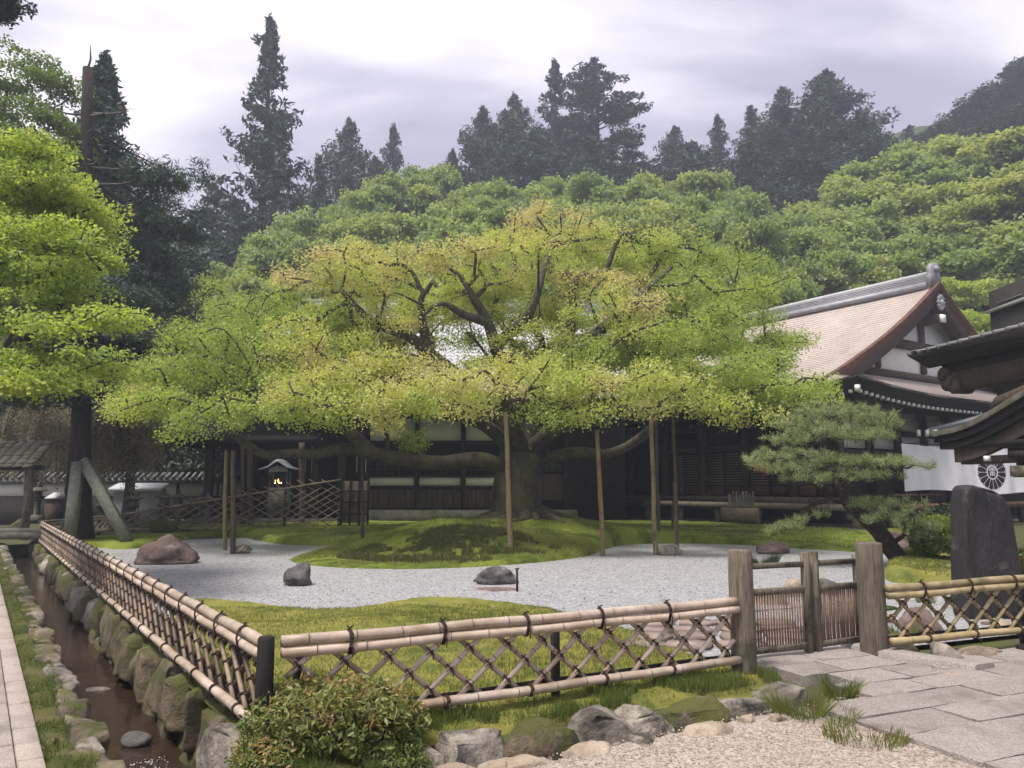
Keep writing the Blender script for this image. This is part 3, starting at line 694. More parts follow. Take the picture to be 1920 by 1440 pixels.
# pinkish crazy paving inside the gate
m_pink = mat('pinkish_slab', (.20, .15, .13), (.31, .24, .21), 5, .9, .6, 60, rnd=.12, c3=(.14, .11, .09), s3=2, t3=.6)
cp = tag(obj('garden_path', None, None), kind='structure'); r = random.Random(8)
for i in range(4):
    for j in range(4):
        c = G(1330, 1195) + Vector((-.75 + .48 * i + .10 * j + r.uniform(-.04, .04), -.5 + .42 * j + r.uniform(-.04, .04), 0)) 
        k = r.choice((5, 6, 7)); a0 = r.uniform(0, 6); pts = [(c.x + .27 * math.cos(a0 + 6.283 * q / k) * r.uniform(.8, 1.1), c.y + .225 * math.sin(a0 + 6.283 * q / k) * r.uniform(.8, 1.1), .004) for q in range(k)]
        mb = MB(); mb.prism(pts, (0, 0, .030 + r.uniform(0, .01))); obj('paving_stone', mb, m_pink, cp)

# ------------------------------------------------------------------ the row of stones along the ditch
ditch = [(690, 1432, .26, .20, .24), (775, 1428, .24, .2, .24), (885, 1412, .40, .30, .30), (1008, 1394, .40, .30, .32), (1115, 1375, .38, .30, .34), (1205, 1358, .34, .30, .30), (1300, 1340, .40, .32, .28), (1392, 1320, .38, .30, .24), (1462, 1308, .30, .26, .26)]
dw = root('ditch_wall', FA + FD * 2 + FN * .4, 'low wall of big grey fieldstones along the ditch under the front bamboo fence', 'stone wall')
for k, (px, py, w, d, h) in enumerate(ditch):
    p = gnd(px, py, -.05); ang = math.atan2(FD.y, FD.x)
    obj('stone', rock_mesh('stone', (w * 1.45, d * 1.25, h * 1.05), 50 + k, 4, 5, .12, .72), m_stone if k % 3 else m_stoneM, dw, (p.x, p.y + .08, -.22), (random.uniform(-.05, .05), 0, ang + random.uniform(-.12, .12)))
for k in range(14):      # lower course down in the ditch
    p = FA + FD * (.3 + .42 * k) + FN * .50; obj('stone', rock_mesh('stone', (.46, .26, .34), 150 + k, 3, 6, .14, .4), m_stoneM, dw, (p.x, p.y, -.46), (0, 0, math.atan2(FD.y, FD.x)))
bw = root('border_stones', FA + FD * 2 + FN * .9, 'flat tan stones set along the edge of the beige gravel', 'border')
for k, (px, py, w, d) in enumerate(((860, 1445, .34, .22), (985, 1428, .56, .26), (1110, 1408, .42, .24), (1210, 1388, .24, .18), (1320, 1372, .52, .26), (1400, 1352, .20, .15), (1455, 1348, .22, .15), (940, 1440, .3, .2))):
    p = gnd(px, py); obj('stone', rock_mesh('stone', (w, d, .14), 80 + k, 4, 4, .1, .3), m_rockT if k != 3 else m_stone, bw, (p.x, p.y, -.085), (0, 0, math.atan2(FD.y, FD.x) + random.uniform(-.2, .2)))
for k in range(10):
    p = FA + FD * (.5 + .45 * k) + FN * .86; obj('stone', rock_mesh('stone', (.5, .24, .32), 180 + k, 2, 6, .14, .4), m_stoneM, bw, (p.x, p.y, -.42), (0, 0, math.atan2(FD.y, FD.x)))

# ------------------------------------------------------------------ rocks in the white gravel, monument
rock('garden_rock', 306, 1058, (1.25, .85, .70), 31, m_rockR, 'large red brown boulder on the white gravel behind the long bamboo fence', sub=4, box=.55, facets=7)
rock('garden_rock', 553, 1099, (.50, .42, .42), 32, m_rockG, 'upright dark grey rock alone on the white gravel left of the moss mound', sub=4, box=.3)
rock('garden_rock', 930, 1096, (.76, .45, .35), 33, m_rockG, 'low wide dark rock on white gravel in front of the moss mound', sub=4, box=.35)
rock('garden_rock', 1256, 1041, (.66, .45, .27), 34, m_stone, 'lichen spotted rock on the gravel at the foot of two support poles', sub=3, box=.35)
rock('garden_rock', 1455, 1039, (.9, .55, .34), 35, m_rockR, 'flat brown rock on the gravel behind the left gate post', sub=4, box=.2)
rock('garden_rock', 449, 1038, (.52, .4, .24), 36, m_stone, 'small grey rock beside the two left support poles', box=.3)
rock('garden_rock', 300, 1003, (.9, .8, .62), 37, mat('moss_cover', (.05, .06, .012), (.085, .095, .02), 3, .95, .8, 24, rnd=0), 'moss covered cone of rock behind the large red brown boulder', z=.05, box=0, facets=3, rough=.1)
rock('garden_rock', 1700, 1040, (1.15, .7, .62), 38, m_rockR, 'brown rock beside the leaning pine trunk', box=.25)
rock('garden_rock', 1776, 1046, (.9, .6, .6), 39, m_rockG, 'dark rock half hidden between the pine and the round clipped bush', box=.25)
for k, (px, py, sz, m, lb_) in enumerate(((1440, 1140, (.62, .42, .30), m_rockT, 'pale tan rock seen through the left leaf of the gate'), (1500, 1125, (.5, .4, .34), m_rockT, 'tan rock beside the gate centre post'), (1560, 1118, (.8, .4, .30), m_rockG, 'long dark rock behind the right gate leaf'), (1735, 1195, (.50, .36, .34), m_rockR, 'brown rock behind the right bamboo fence lattice'), (1845, 1262, (.50, .36, .26), m_rockT, 'ribbed tan boulder on the ditch edge below the right fence'), (1780, 1270, (.30, .30, .34), m_stone, 'upright stone at the edge of the ditch below the right fence'), (1700, 1240, (.42, .35, .3), m_stoneM, 'mossy stone beside the right gate post base'), (1800, 1290, (.5, .24, .10), m_rockT, 'flat tan stone on the gravel before the ditch'), (1640, 1140, (.4, .3, .2), m_rockT, 'small rock glimpsed behind the right gate post'), (1850, 1240, (.6, .3, .14), m_rockT, 'wide flat stone behind the ribbed tan boulder'), (1880, 1180, (.55, .3, .12), m_rockT, 'pale flat rock in front of the stone monument'))):
    rock('ditch_rock', px, py, sz, 60 + k, m, lb_, z=-.05 if k not in (4, 5, 6) else -.14, sub=3, rotz=k * .7)
rock('ditch_pebble', 1738, 1232, (.18, .12, .08), 95, m_rockG, 'grey water worn cobble in the ditch under the right fence', z=-.2, facets=1, rough=.04)
rock('ditch_pebble', 1752, 1248, (.2, .13, .09), 96, m_stone, 'larger pale cobble in the ditch under the right fence', z=-.22, facets=1, rough=.04)
def monument():
    p = gnd(1870, 1160); V, F = ICO[4]; V = V.copy(); V = np.sign(V) * np.abs(V) ** .32; V /= np.abs(V).max(0)
    z = (V[:, 2] + 1) / 2
    V[:, 0] *= .40 * (1.06 - .30 * z); V[:, 1] *= .20 * (1.05 - .3 * z); H = 1.74
    Z = z * H + np.where(z > .8, (-.07 * (np.maximum(V[:, 0], 0) / .3) ** 2 - .22 * V[:, 0]) * ((z - .8) / .2), 0)
    for i in range(len(V)):
        d = mn.fractal((V[i, 0] * 4, V[i, 1] * 4, Z[i] * .9), 1, 2, 5); q = mn.fractal((V[i, 0] * 9 + 5, 3, Z[i] * 4), 1, 2, 3)
        chip = abs(V[i, 0] - .02) < .075 and V[i, 1] < 0
        V[i, 1] += (.035 * d + .01 * q) * (1 if V[i, 1] < 0 else -1) + (.02 + .02 * q if chip else 0); V[i, 0] += .02 * d
    V[:, 2] = Z - .15
    o = obj('stone_monument', mk_mesh('stone_monument', V, None, F, False), m_monu, None, (p.x, p.y + .15, 0), (0, 0, .12)); tag(o, 'tall dark upright slab of rough slate standing behind the right bamboo fence', 'monument')
monument()

# ------------------------------------------------------------------ bamboo
def culm_path(a, b, step=.06, nodes=.30, r=.035, seed=0, sag=0.0):
    a = Vector(a); b = Vector(b); L = (b - a).length; rr = random.Random(seed); n0 = rr.uniform(.05, nodes)
    ts = [0]; rs = [r]; d = n0
    while d < L - .03:
        for dd, k in ((-.018, 1.0), (-.006, 1.10), (.003, .94), (.014, 1.0)): ts.append(min(max((d + dd) / L, 0), 1)); rs.append(r * k)
        d += nodes * rr.uniform(.85, 1.15)
    ts.append(1); rs.append(r)
    off = Vector((0, 0, 1)); ph = rr.uniform(0, 6)
    return [a.lerp(b, t) + off * (sag * math.sin(math.pi * t) + .004 * math.sin(5 * t * L + ph)) for t in ts], rs
def culm(name, a, b, r, m, par, seed, n=10):
    P, rs = culm_path(a, b, r=r, seed=seed); mb = MB(); mb.tube(P, rs, n); return obj(name, mb.mesh(name, True, ringtint(len(P), n)), m, par)
def ringtint(k, n):              # per face: 1 on the narrow ring just past each joint
    seg = np.zeros(k - 1)
    for i in range(2, k - 1, 4): seg[i] = 1
    return np.concatenate([np.repeat(seg, n), np.zeros(2 * n)])
def slat_mesh(L, r, seed):
    P, rs = culm_path((0, 0, -L / 2), (0, 0, L / 2), r=r, nodes=.26, seed=seed); mb = MB(); mb.tube(P, rs, 7); return mb.mesh('bamboo_slat', True, ringtint(len(P), 7))
def knot_mesh(r):
    mb = MB()
    for sgn in (1, -1):
        P = []
        for k in range(11):
            a = 2 * math.pi * k / 10; v = Vector((math.cos(a) * r * 1.65, math.sin(a) * r * 2.0, 0)); P.append((v.x * .75, v.y, v.x * .75 * sgn))
        mb.tube(P, .0058, 4, False)
    mb.tube([(0, -r * 2.2, 0), (.01, -r * 2.7, -.02), (.006, -r * 2.6, -.05)], [.006, .006, .003], 4); mb.tube([(0, -r * 2.2, 0), (-.02, -r * 2.8, .01), (-.045, -r * 2.7, -.015)], [.006, .005, .003], 4)
    return mb.mesh('knot')
def band_mesh(h, w):
    mb = MB()
    for dx in (-.009, 0, .009):
        P = [(dx + .004 * math.sin(3 * a), w * math.cos(a), h * math.sin(a)) for a in np.linspace(0, 2 * math.pi, 15)]; mb.tube(P, .0055, 4, False)
    for sx in (-1, 1): mb.tube([(0, 0, h), (sx * .010, 0, h + .014), (sx * .024, -.012, h + .022)], [.007, .006, .003], 4)
    mb.tube([(0, -w, 0), (.01, -w - .012, -.04), (.004, -w - .01, -.09)], [.006, .006, .003], 4)
    return mb.mesh('rope_tie')
SL = {k: slat_mesh(.70, .0195, 40 + k) for k in range(4)}
KN = knot_mesh(.0185); BT = band_mesh(.078, .050); BL = band_mesh(.044, .046)
def fence(name, A, B, label, m_rail, m_slat, z_top=(.60, .60), z_low=.14, pitch=.30, posts=(), rail_r=.036, tie_step=.62, endpost=None, group='bamboo lattice fences', lean=1, ph=0.0, slat_r=None, segs=4.2, low2=True, single=False):
    A = Vector(A); B = Vector(B); D = B - A; L = D.length; D.normalize(); Nn = Vector((D.y, -D.x, 0)) * lean; f = root(name, A, label, 'fence', group)
    zt = lambda s: z_top[0] + (z_top[1] - z_top[0]) * s / L
    def P(s, z, o=0.0): return A + D * s + Nn * o + Vector((0, 0, z))
    s = 0; k = 0
    while s < L - .01:            # rails in lengths of bamboo
        e = min(L, s + segs) if L - s - segs > 1 else L
        for z, o in (((0.0, .012),) if single else ((.033, .012), (-.034, .028), )): culm('top_rail', P(s - .015, zt(s) + z, o), P(e + .015, zt(e) + z, o), rail_r * (1.0 if z > 0 else .92), m_rail, f, 7 * k + len(name)); k += 1
        culm('bottom_rail', P(s - .01, z_low, .03), P(e + .01, z_low, .03), rail_r * .95, m_rail, f, 7 * k + len(name)); k += 1
        if low2: culm('bottom_rail', P(s, z_low + .02, -.05), P(e, z_low + .02, -.05), rail_r * .55, m_charw, f, 3 * k)
        s = e
    ang = math.atan2(D.y, D.x)
    q = -1.0 + ph
    while q < L + 1.0:            # the two layers of slanting slats
        for sg in (1, -1):
            z0, z1 = z_low - .01, zt(min(max(q, 0), L)) + (.0 if single else -.02); h = z1 - z0; run = h * (pitch / .27) / 2 * 1.08
            s0, s1 = q - sg * run / 1, q + sg * run / 1
            a, b = (s0, z0), (s1, z1); t0, t1 = 0.0, 1.0
            for end in (0.02, L - .02):
                if (a[0] - end) * (b[0] - end) < 0:
                    t = (end - a[0]) / (b[0] - a[0])
                    if (end < 1) == (b[0] > a[0]): t0 = max(t0, t)
                    else: t1 = min(t1, t)
            if max(a[0], b[0]) < .02 or min(a[0], b[0]) > L - .02 or t1 - t0 < .12: continue
            a2 = (a[0] + (b[0] - a[0]) * t0, a[1] + (b[1] - a[1]) * t0); b2 = (a[0] + (b[0] - a[0]) * t1, a[1] + (b[1] - a[1]) * t1)
            o = .004 * 1 if sg > 0 else -.030
            pa, pb = P(a2[0], a2[1], o), P(b2[0], b2[1], o); v = pb - pa
            ob = obj('bamboo_slat', SL[int(q * 7) % 4], None, f, (pa + pb) / 2, v.to_track_quat('Z', 'Y').to_euler(), ((slat_r or .0195) / .0195, (slat_r or .0195) / .0195, v.length / .70))
            pass
        q += pitch
    return f, P, zt, L, ang
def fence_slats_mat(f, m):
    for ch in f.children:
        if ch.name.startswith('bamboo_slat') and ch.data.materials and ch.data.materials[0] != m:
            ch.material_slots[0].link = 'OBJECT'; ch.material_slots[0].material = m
def ties(f, P, zt, L, ang, step, z_low, rows, pitch, ph=0.0, band=True, single=False):
    s = .42
    while s < L - .1 and band:
        obj('rope_tie', BL if single else BT, m_rope, f, P(s, zt(s), .02), (0, 0, ang)); obj('rope_tie', BL, m_rope, f, P(s + .03, z_low, .025), (0, 0, ang)); s += step
    for z, dq in rows:
        q = dq
        while q < L - .04:
            if q > .04: obj('knot', KN, m_rope, f, P(q, z, -.012), (0, 0, ang))
            q += pitch
for k in SL: SL[k].materials.append(m_bamboo)
def lattice_rows(z0, z1, pitch, ph):
    # crossings of the family s = q + run*(2t-1) with s = q' - run*(2t-1): at t = 1/2 + (q'-q)/(4 run)
    h = z1 - z0; run = h * (pitch / .27) / 2 * 1.08; out = []
    for d in range(-4, 5):
        t = .5 + d * pitch / (4 * run)
        if .12 < t < .90: out.append((z0 + t * h, ((-1.0 + ph) % pitch + (d * pitch / 2)) % pitch))
    return out
ft, P, zt, L, ang = fence('bamboo_fence', FA + FD * .1, FB - FD * .05, 'front bamboo lattice fence between the black corner post and the garden gate', m_bamboo, m_bamboo, (.60, .585), .135, .30, ph=.05)
ties(ft, P, zt, L, ang, .66, .135, lattice_rows(.125, .575, .30, .05), .30)
for s in (.12, 2.06): mb = MB(); mb.lathe([(.036, -.3), (.036, .56), (.03, .57)], P(s, 0, -.09), 10); obj('post', mb, m_charw, ft)
LA = cn(1.57, 4.98); LB = cn(1.57, 25)
lf, P, zt, L, ang = fence('bamboo_fence', LA, LB, 'long bamboo lattice fence running along the canal into the distance', m_bamboo, m_bamboo, (.60, .60), .135, .30, lean=-1, ph=.1, slat_r=.0165); fence_slats_mat(lf, mat('shaded_weathered_bamboo', (.15, .105, .075), (.30, .215, .155), 3.5, .5, .15, 40, (1, 1, 1), .25, c3=(.08, .055, .04), s3=2.2, t3=.52, ring=(.06, .04, .03)))  # slats get a darker bamboo: shade put into the colour, plus weathering and dirt
ties(lf, P, zt, L, ang, .60, .135, lattice_rows(.125, .58, .30, .1), .30)
for k in range(11): mb = MB(); mb.lathe([(.04, -.4), (.04, .57), (.03, .58)], P(.9 + 1.9 * k, 0, -.09), 9); obj('post', mb, m_darkw, lf)
o = MB(); o.lathe([(.055, -.3), (.057, .3), (.052, .66), (.044, .675)], FA + Vector((0, -.02, 0)), 12); cpost = tag(obj('corner_post', o.mesh('corner_post', True), m_charw), 'round charred black corner post where the two front bamboo fences meet', 'post')
rf, P, zt, L, ang = fence('bamboo_fence', RA, RB, 'greenish bamboo lattice fence to the right of the garden gate', m_bambooG, m_bambooG, (.60, .66), .15, .30, ph=.15)
ties(rf, P, zt, L, ang, .62, .15, lattice_rows(.14, .59, .30, .15), .30)
for s in (1.9, 3.6): mb = MB(); mb.lathe([(.036, -.3), (.036, .56), (.03, .57)], P(s, 0, -.09), 10); obj('post', mb, m_charw, rf)
fence_slats_mat(rf, m_bambooG)
mb = MB(); mb.beam(RA + Vector((1.35, .2, .02)), RB + Vector((.2, -.25, .14)), .08, .10); tag(obj('drain_pipe', mb, m_charw), 'black beam lying beside the ditch under the right bamboo fence', 'beam')
# rear fence with the rising handrail, and the low far fence
E1 = at(165, 996, 25.5); E2 = at(637, 985, 26.5)
ef, P, zt, L, ang = fence('bamboo_fence', (E1.x, E1.y, E1.z), (E2.x, E2.y, E1.z), 'dark old bamboo lattice fence with a rising top rail at the back of the garden', m_bambooO, m_bambooO, (.36, 1.68), .06, .42, slat_r=.02, single=True, low2=False, ph=.1)
fence_slats_mat(ef, m_bambooO)
for s in (.3, 2.2, 4.3, 6.2, 8.0): mb = MB(); mb.lathe([(.05, -.4), (.05, zt(s))], P(s, 0, -.09), 8); obj('post', mb, m_darkw, ef)
E3 = cn(1.6, 25.2)
ff, P, zt, L, ang = fence('bamboo_fence', E3, (E1.x + .6, E1.y + .2, .0), 'short low bamboo fence across the far end of the garden behind the cedar', m_bamboo, m_bamboo, (.60, .62), .2, .36, slat_r=.02, low2=False)
# bamboo panel by the plaster wall
W1 = at(640, 975, 27.2); bp_ = root('bamboo_screen', W1, 'tall brown bamboo screen panel at the end of the dark rear fence', 'screen')
for k in range(14): mb = MB(); x = W1.x + .04 + k * .062; mb.tube([(x, W1.y, W1.z - .1), (x, W1.y, W1.z + 1.35)], .029, 7); obj('bamboo_cane', mb.mesh('bamboo_cane', True), m_bambooO, bp_)
for z in (.2, .62, 1.0): mb = MB(); mb.tube([(W1.x, W1.y - .05, W1.z + z), (W1.x + .9, W1.y - .05, W1.z + z)], .025, 6); obj('crossbar', mb, m_charw, bp_)
for x in (.0, .30, .62, .93): mb = MB(); mb.box((W1.x + x, W1.y - .06, W1.z + .6), (.06, .06, 1.6)); obj('post', mb, m_charw, bp_)

# ------------------------------------------------------------------ garden gate
gt = root('garden_gate', (GP1 + GP2) / 2, 'weathered wooden garden gate with two slatted leaves between thick posts', 'gate')
def gate_post(p, r0, h, seed):
    n = 16; mb = MB(); P = []; zs = [-.3, 0, .2, .5, .8, h - .015, h]
    for z in zs:
        for k in range(n):
            a = 2 * math.pi * k / n; rr = r0 * (1 + .05 * mn.noise((math.cos(a) * 3, math.sin(a) * 3, seed)) + .02 * mn.noise((a * 4, z * 2, seed))) * (.93 if z == h else 1) * (1.03 - .05 * z / h)
            P.append((p.x + rr * math.cos(a), p.y + rr * math.sin(a), z))
    Q = [(i * n + j, i * n + (j + 1) % n, (i + 1) * n + (j + 1) % n, (i + 1) * n + j) for i in range(len(zs) - 1) for j in range(n)]
    c = len(P); P.append((p.x, p.y, h + .01)); mb.add(P, Q, [((len(zs) - 1) * n + j, (len(zs) - 1) * n + (j + 1) % n, c) for j in range(n)])
    return obj('gate_post', mb.mesh('gate_post'), m_greyw, gt)
gate_post(GP1, .105, 1.05, 1); gate_post(GP2, .125, 1.06, 5)
def gate_leaf(a, b, z0, z1, nsl, cpost):
    a = Vector(a); b = Vector(b); D = (b - a).normalized(); L = (b - a).length; ax = (tuple(D), (-D.y, D.x, 0), (0, 0, 1))
    lf_ = obj('gate_leaf', MB().box(a + D * .025 + Vector((0, 0, (z0 + z1) / 2)), (.05, .05, z1 - z0), ax), m_greyw, gt)
    for zc, hh in ((z1 - .055, .05), (z1 - .29, .06), (z0 + .05, .06)): mb = MB(); mb.box(a + D * L / 2 + Vector((0, 0, zc)), (L - .03, .035, hh), ax, .004); obj('rail', mb, m_greyw, lf_)
    mb = MB(); mb.box(b - D * .028 + Vector((0, 0, (z0 + z1) / 2 + .02)), (.062, .06, z1 - z0 + .07), ax, .005); obj('stile', mb, m_greyw, lf_)
    h = z1 - .32 - (z0 + .08); P_ = MB(); P_.tube([(0, 0, -h / 2 - .005), (0, 0, h / 2 + .03)], .0085, 6); sm = P_.mesh('slat')
    for k in range(nsl):
        t = (k + .7) / (nsl + .4); p = a + D * (.05 + (L - .11) * t); obj('slat', sm, m_brown2, lf_, (p.x, p.y, z0 + .08 + h / 2), (random.uniform(-.01, .01), random.uniform(-.012, .012), 0))
    for zc in (z0 + .22, z0 + .40): mb = MB(); mb.tube([a + D * .05 + Vector((0, 0, zc)) + Vector((0, .014, 0)), b - D * .05 + Vector((0, 0, zc)) + Vector((0, .014, 0))], .006, 4); obj('crossbar', mb, m_brown2, lf_)
m_brown2 = mat('slat_wood', (.16, .105, .075), (.30, .21, .15), 8, .8, .3, 30, rnd=.2)
GC = Vector((2.86, 7.58, 0)); gate_leaf((2.17, 7.28, 0), GC - Vector((.02, .01, 0)), .06, .92, 19, True); gate_leaf((3.47, 7.90, 0), GC + Vector((.035, .02, 0)), .06, .92, 19, False)

# ------------------------------------------------------------------ poles that carry the old maple
poles = [(957, 1003, 948, 772, 17.2, .058, 'stout brown pole standing on the moss mound in front of the trunk'), (1131, 1040, 1119, 806, 18.3, .055, 'brown support pole at the right edge of the moss mound'), (1229, 1036, 1220, 785, 18.5, .055, 'brown support pole left of the lichen spotted rock'), (1270, 1023, 1263, 770, 20.6, .05, 'dark support pole behind the lichen spotted rock'), (1236, 1000, 1229, 790, 23.0, .05, 'thin pole standing on the moss behind the pole by the lichen rock'), (679, 1024, 680, 845, 20.6, .045, 'grey green pole at the tip of the gravel inlet left of the mound'), (421, 1031, 424, 845, 19.9, .05, 'reddish brown pole nearest the large boulder'), (437, 1039, 438, 845, 18.9, .06, 'dark straight pole beside the small grey rock'), (1262, 992, 1262, 905, 24.0, .035, 'short red brown stake in front of the veranda'), (471, 975, 468, 830, 27.5, .1, 'grey pole behind the rear fence near the shrine'), (456, 975, 455, 830, 28.2, .085, 'thinner grey pole behind the rear fence near the shrine'), (567, 960, 566, 830, 29.0, .12, 'thick dark post behind the rear fence right of the shrine')]
for k, (bx, by, tx, ty, Y, rd, lb_) in enumerate(poles):
    b = at(bx, by, Y); t = at(tx, ty, Y - (.05 if k else 0)); zz, sd = h_rear(b.x, b.y)
    if sd[0] > 0: b.z = min(b.z, zz[0])
    rr = random.Random(k); P = [b + Vector((0, 0, -.25))] + [b.lerp(t, q) + Vector((rr.uniform(-.015, .015), rr.uniform(-.015, .015), 0)) for q in (0, .25, .5, .75)] + [t]
    mb = MB(); mb.tube(catmull([tuple(p) for p in P], 3), np.linspace(rd * 1.12, rd * .88, 16), 10)
    o = obj('support_pole', mb.mesh('support_pole', True), m_redw if k == 8 else m_poleW if k in (0, 1, 2, 6) else m_brownw, None); tag(o, lb_, 'pole', 'poles propping the old maple' if k < 8 or k > 8 else None)
st = root('marker_stake', gnd(970, 1109), 'thin dark stake in the gravel in front of the low wide rock', 'stake')
mb = MB(); p = gnd(970, 1109); mb.tube([(p.x, p.y, -.1), (p.x - .005, p.y, .35)], .018, 7); mb.tube([(p.x - .03, p.y, .34), (p.x + .03, p.y, .345)], .012, 5); obj('shaft', mb, m_charw, st)
tag(obj('flat_stone', rock_mesh('flat_stone', (.72, .42, .06), 97, 3, 3, .06, .2), m_rockR, None, gnd(930, 1106) + Vector((0, 0, -.02))), 'thin reddish flat stone lying flush in the gravel before the low wide rock', 'stone')

# ------------------------------------------------------------------ grass, moss tufts, ground plants
def blades(name, pts, h, w, tint, m, seed=1, lean=.35, label=None, cat=None, kind='stuff'):
    r = np.random.default_rng(seed); n = len(pts); a = r.uniform(0, 6.28, n); hh = h * r.uniform(.5, 1.3, n); l = r.uniform(0, lean, n) * hh; b = a + r.uniform(-.8, .8, n)
    d = np.stack([np.cos(a), np.sin(a), 0 * a], 1) * (w / 2); ld = np.stack([np.cos(b) * l, np.sin(b) * l, hh], 1)
    mid = ld * np.array([.35, .35, .55])
    V = np.stack([pts - d, pts + d, pts + mid + d * .7, pts + mid - d * .7, pts + ld], 1).reshape(-1, 3); i = np.arange(n)[:, None] * 5
    o = obj(name, mk_mesh(name, V, i + np.array([[0, 1, 2, 3]]), i + np.array([[3, 2, 4]]), tint=np.concatenate([np.clip(tint, 0, 1)] * 2)), m)
    return tag(o, label, cat, None, kind)
def scatter(n, xr, yr, hf, seed, mask=None, smin=.0):
    r = np.random.default_rng(seed); x = r.uniform(*xr, n); y = r.uniform(*yr, n); z, sd = hf(x, y); z = np.maximum(z, 0); ok = sd > smin
    if mask is not None: ok &= mask(x, y)
    return np.stack([x[ok], y[ok], z[ok] - .004], 1)
p = scatter(80000, (-5.5, 3), (5, 10.5), h_front, 3, None, -.035); t = .10 + .75 * fnoise(p[:, 0] * 2.0, p[:, 1] * 2.0) + rng.normal(size=len(p)) * .2
blades('moss_blades', p, .030, .007, t, leafmat('moss_leaf', [(.10, .14, .025), (.21, .22, .045), (.34, .30, .09)], .3), 4, .8)
p = scatter(30000, (-3, 3), (5, 9.5), h_front, 5, lambda x, y: fnoise(x * 1.1 + 9, y * 1.1) > .52); blades('grass', p, .05, .006, np.full(len(p), .6), m_grass, 6, .6)
def strip_pts(n, o0, o1, s0, s1, z, seed, f=1.0):
    r = np.random.default_rng(seed); o = r.uniform(o0, o1, n); s = s0 + (s1 - s0) * r.random(n) ** 1.6; p = np.outer(o, NC) + np.outer(s, D1); p[:, 2] = z
    k = fnoise(p[:, 0] * 2.1, p[:, 1] * 2.1) > f; return p[k]
p = strip_pts(15000, .455, .70, 3.2, 20, -.012, 8, .36); blades('grass', p, .034, .006, .15 + .9 * fnoise(p[:, 0] * 2, p[:, 1] * 2), m_grass, 9, .9)
p = strip_pts(30000, 1.60, 2.0, 4.2, 20, -.02, 10, .47); blades('grass', p, .075, .008, .15 + .6 * fnoise(p[:, 0] * 2, p[:, 1] * 2), m_grass, 11, .8)
# grass at the foot of the front fence
r = np.random.default_rng(12); n = 15000; q = r.uniform(.0, 4.1, n); f = r.uniform(-.12, .34, n); P_ = np.outer(q, FD) + np.outer(f, FN) + np.array(FA); k = (fnoise(q * 2.3, f * 2.3) > .46); P_ = P_[k]; P_[:, 2] = .0 + .02 * (1 - np.abs(f[k] - .1) * 3)
blades('grass', P_, .085, .007, r.uniform(.3, .8, len(P_)), m_grass, 13, .7)
# dark hummocks of hair moss on the mound
p = scatter(120000, (-6, 4), (14.5, 21), h_rear, 14, lambda x, y: (fnoise(x * 1.5 + 3, y * 2.0 + 5) + .25 * (vnoise(x * 7, y * 7) - .5) > .50) & (((x - G(870, 1040).x) / 2.7) ** 2 + ((y - 17.3) / 1.5) ** 2 < 1), .15)
blades('moss_tufts', p, .10, .02, .2 + .8 * rng.random(len(p)), m_mossd, 15, .8)
p = scatter(62000, (-6, 4.5), (14.5, 20), h_rear, 16, lambda x, y: fnoise(x * .8 + 3, y * 1.3 + 5) < .55, -.04); t = .3 + .5 * fnoise(p[:, 0] * 1.3, p[:, 1] * 1.3)
blades('moss_blades', p, .035, .020, t, MATS['moss_leaf'], 17, .9)
p = scatter(36000, (-11, 11), (19, 27), h_rear, 18, None, .02); blades('moss_blades', p, .035, .02, .2 + .5 * fnoise(p[:, 0] * .8, p[:, 1] * .8), leafmat('moss_leaf_dark', [(.07, .11, .02), (.12, .155, .03), (.17, .19, .045)], .3), 19, .9)
p = scatter(36000, (7, 13), (10, 16), h_pine, 20, None, -.02); blades('moss_blades', p, .05, .014, .0 + .6 * fnoise(p[:, 0] * 1.3, p[:, 1] * 1.3), MATS['moss_leaf'], 21, .9)
# tufts by the ditch
def tuft(px, py, n, h, rad, label, m, seed, z=-.03):
    n = n * 2; r = np.random.default_rng(seed); c = gnd(px, py); a = r.uniform(0, 6.28, n); q = rad * np.sqrt(r.random(n)); p = np.stack([c.x + np.cos(a) * q, c.y + np.sin(a) * q, np.full(n, z)], 1)
    blades('grass_tuft', p, h, .006, r.random(n), m, seed, .9, label, 'grass', None)
tuft(1497, 1335, 380, .24, .14, 'brownish green grass tuft growing from the ditch left of the paved slabs', m_dryg, 31, -.12)
tuft(1575, 1300, 200, .15, .12, 'fresh green weed tuft at the corner between the slabs and the ditch', m_grass, 32)
tuft(1540, 1345, 260, .10, .22, 'low green grass along the slab edge by the ditch', m_grass, 33)
tuft(1620, 1385, 240, .06, .25, 'short dry grass along the left edge of the lower slabs', m_dryg, 34, 0)
tuft(1425, 1060, 500, .25, .35, 'dark green spiky clump behind the left gate leaf', leafmat('lily_turf', [(.03, .06, .02), (.06, .10, .03)], .3), 35, 0)
tuft(1690, 1190, 90, .16, .14, 'bright green weed behind the right fence beside the gate post', m_grass, 36)
tuft(1722, 1262, 90, .10, .10, 'small bright fern tuft hanging over the ditch', m_grass, 37, -.05)
def litter():
    r = np.random.default_rng(41); n = 2600; P = []
    x = np.concatenate([r.normal(G(235, 1040).x, .9, 420), r.uniform(-7, 8, n)]); y = np.concatenate([r.normal(G(235, 1040).y, .9, 420), r.uniform(9, 20, n)])
    ins = poly_sd(smooth_poly(wg, 1), x, y) > .1; x, y = x[ins], y[ins]
    p = np.stack([x, y, np.full(len(x), .008)], 1); nr = np.tile([0, 0, 1.0], (len(x), 1)) + r.normal(size=(len(x), 3)) * .2
    V, Q, t = leaf_quads(p, nr, .036, r.random(len(x)), r, .6); stuff('fallen_leaves', mk_mesh('fallen_leaves', V, Q, tint=t), leafmat('dead_leaf', [(.06, .025, .018), (.10, .055, .03), (.05, .05, .03)], .1))
litter()
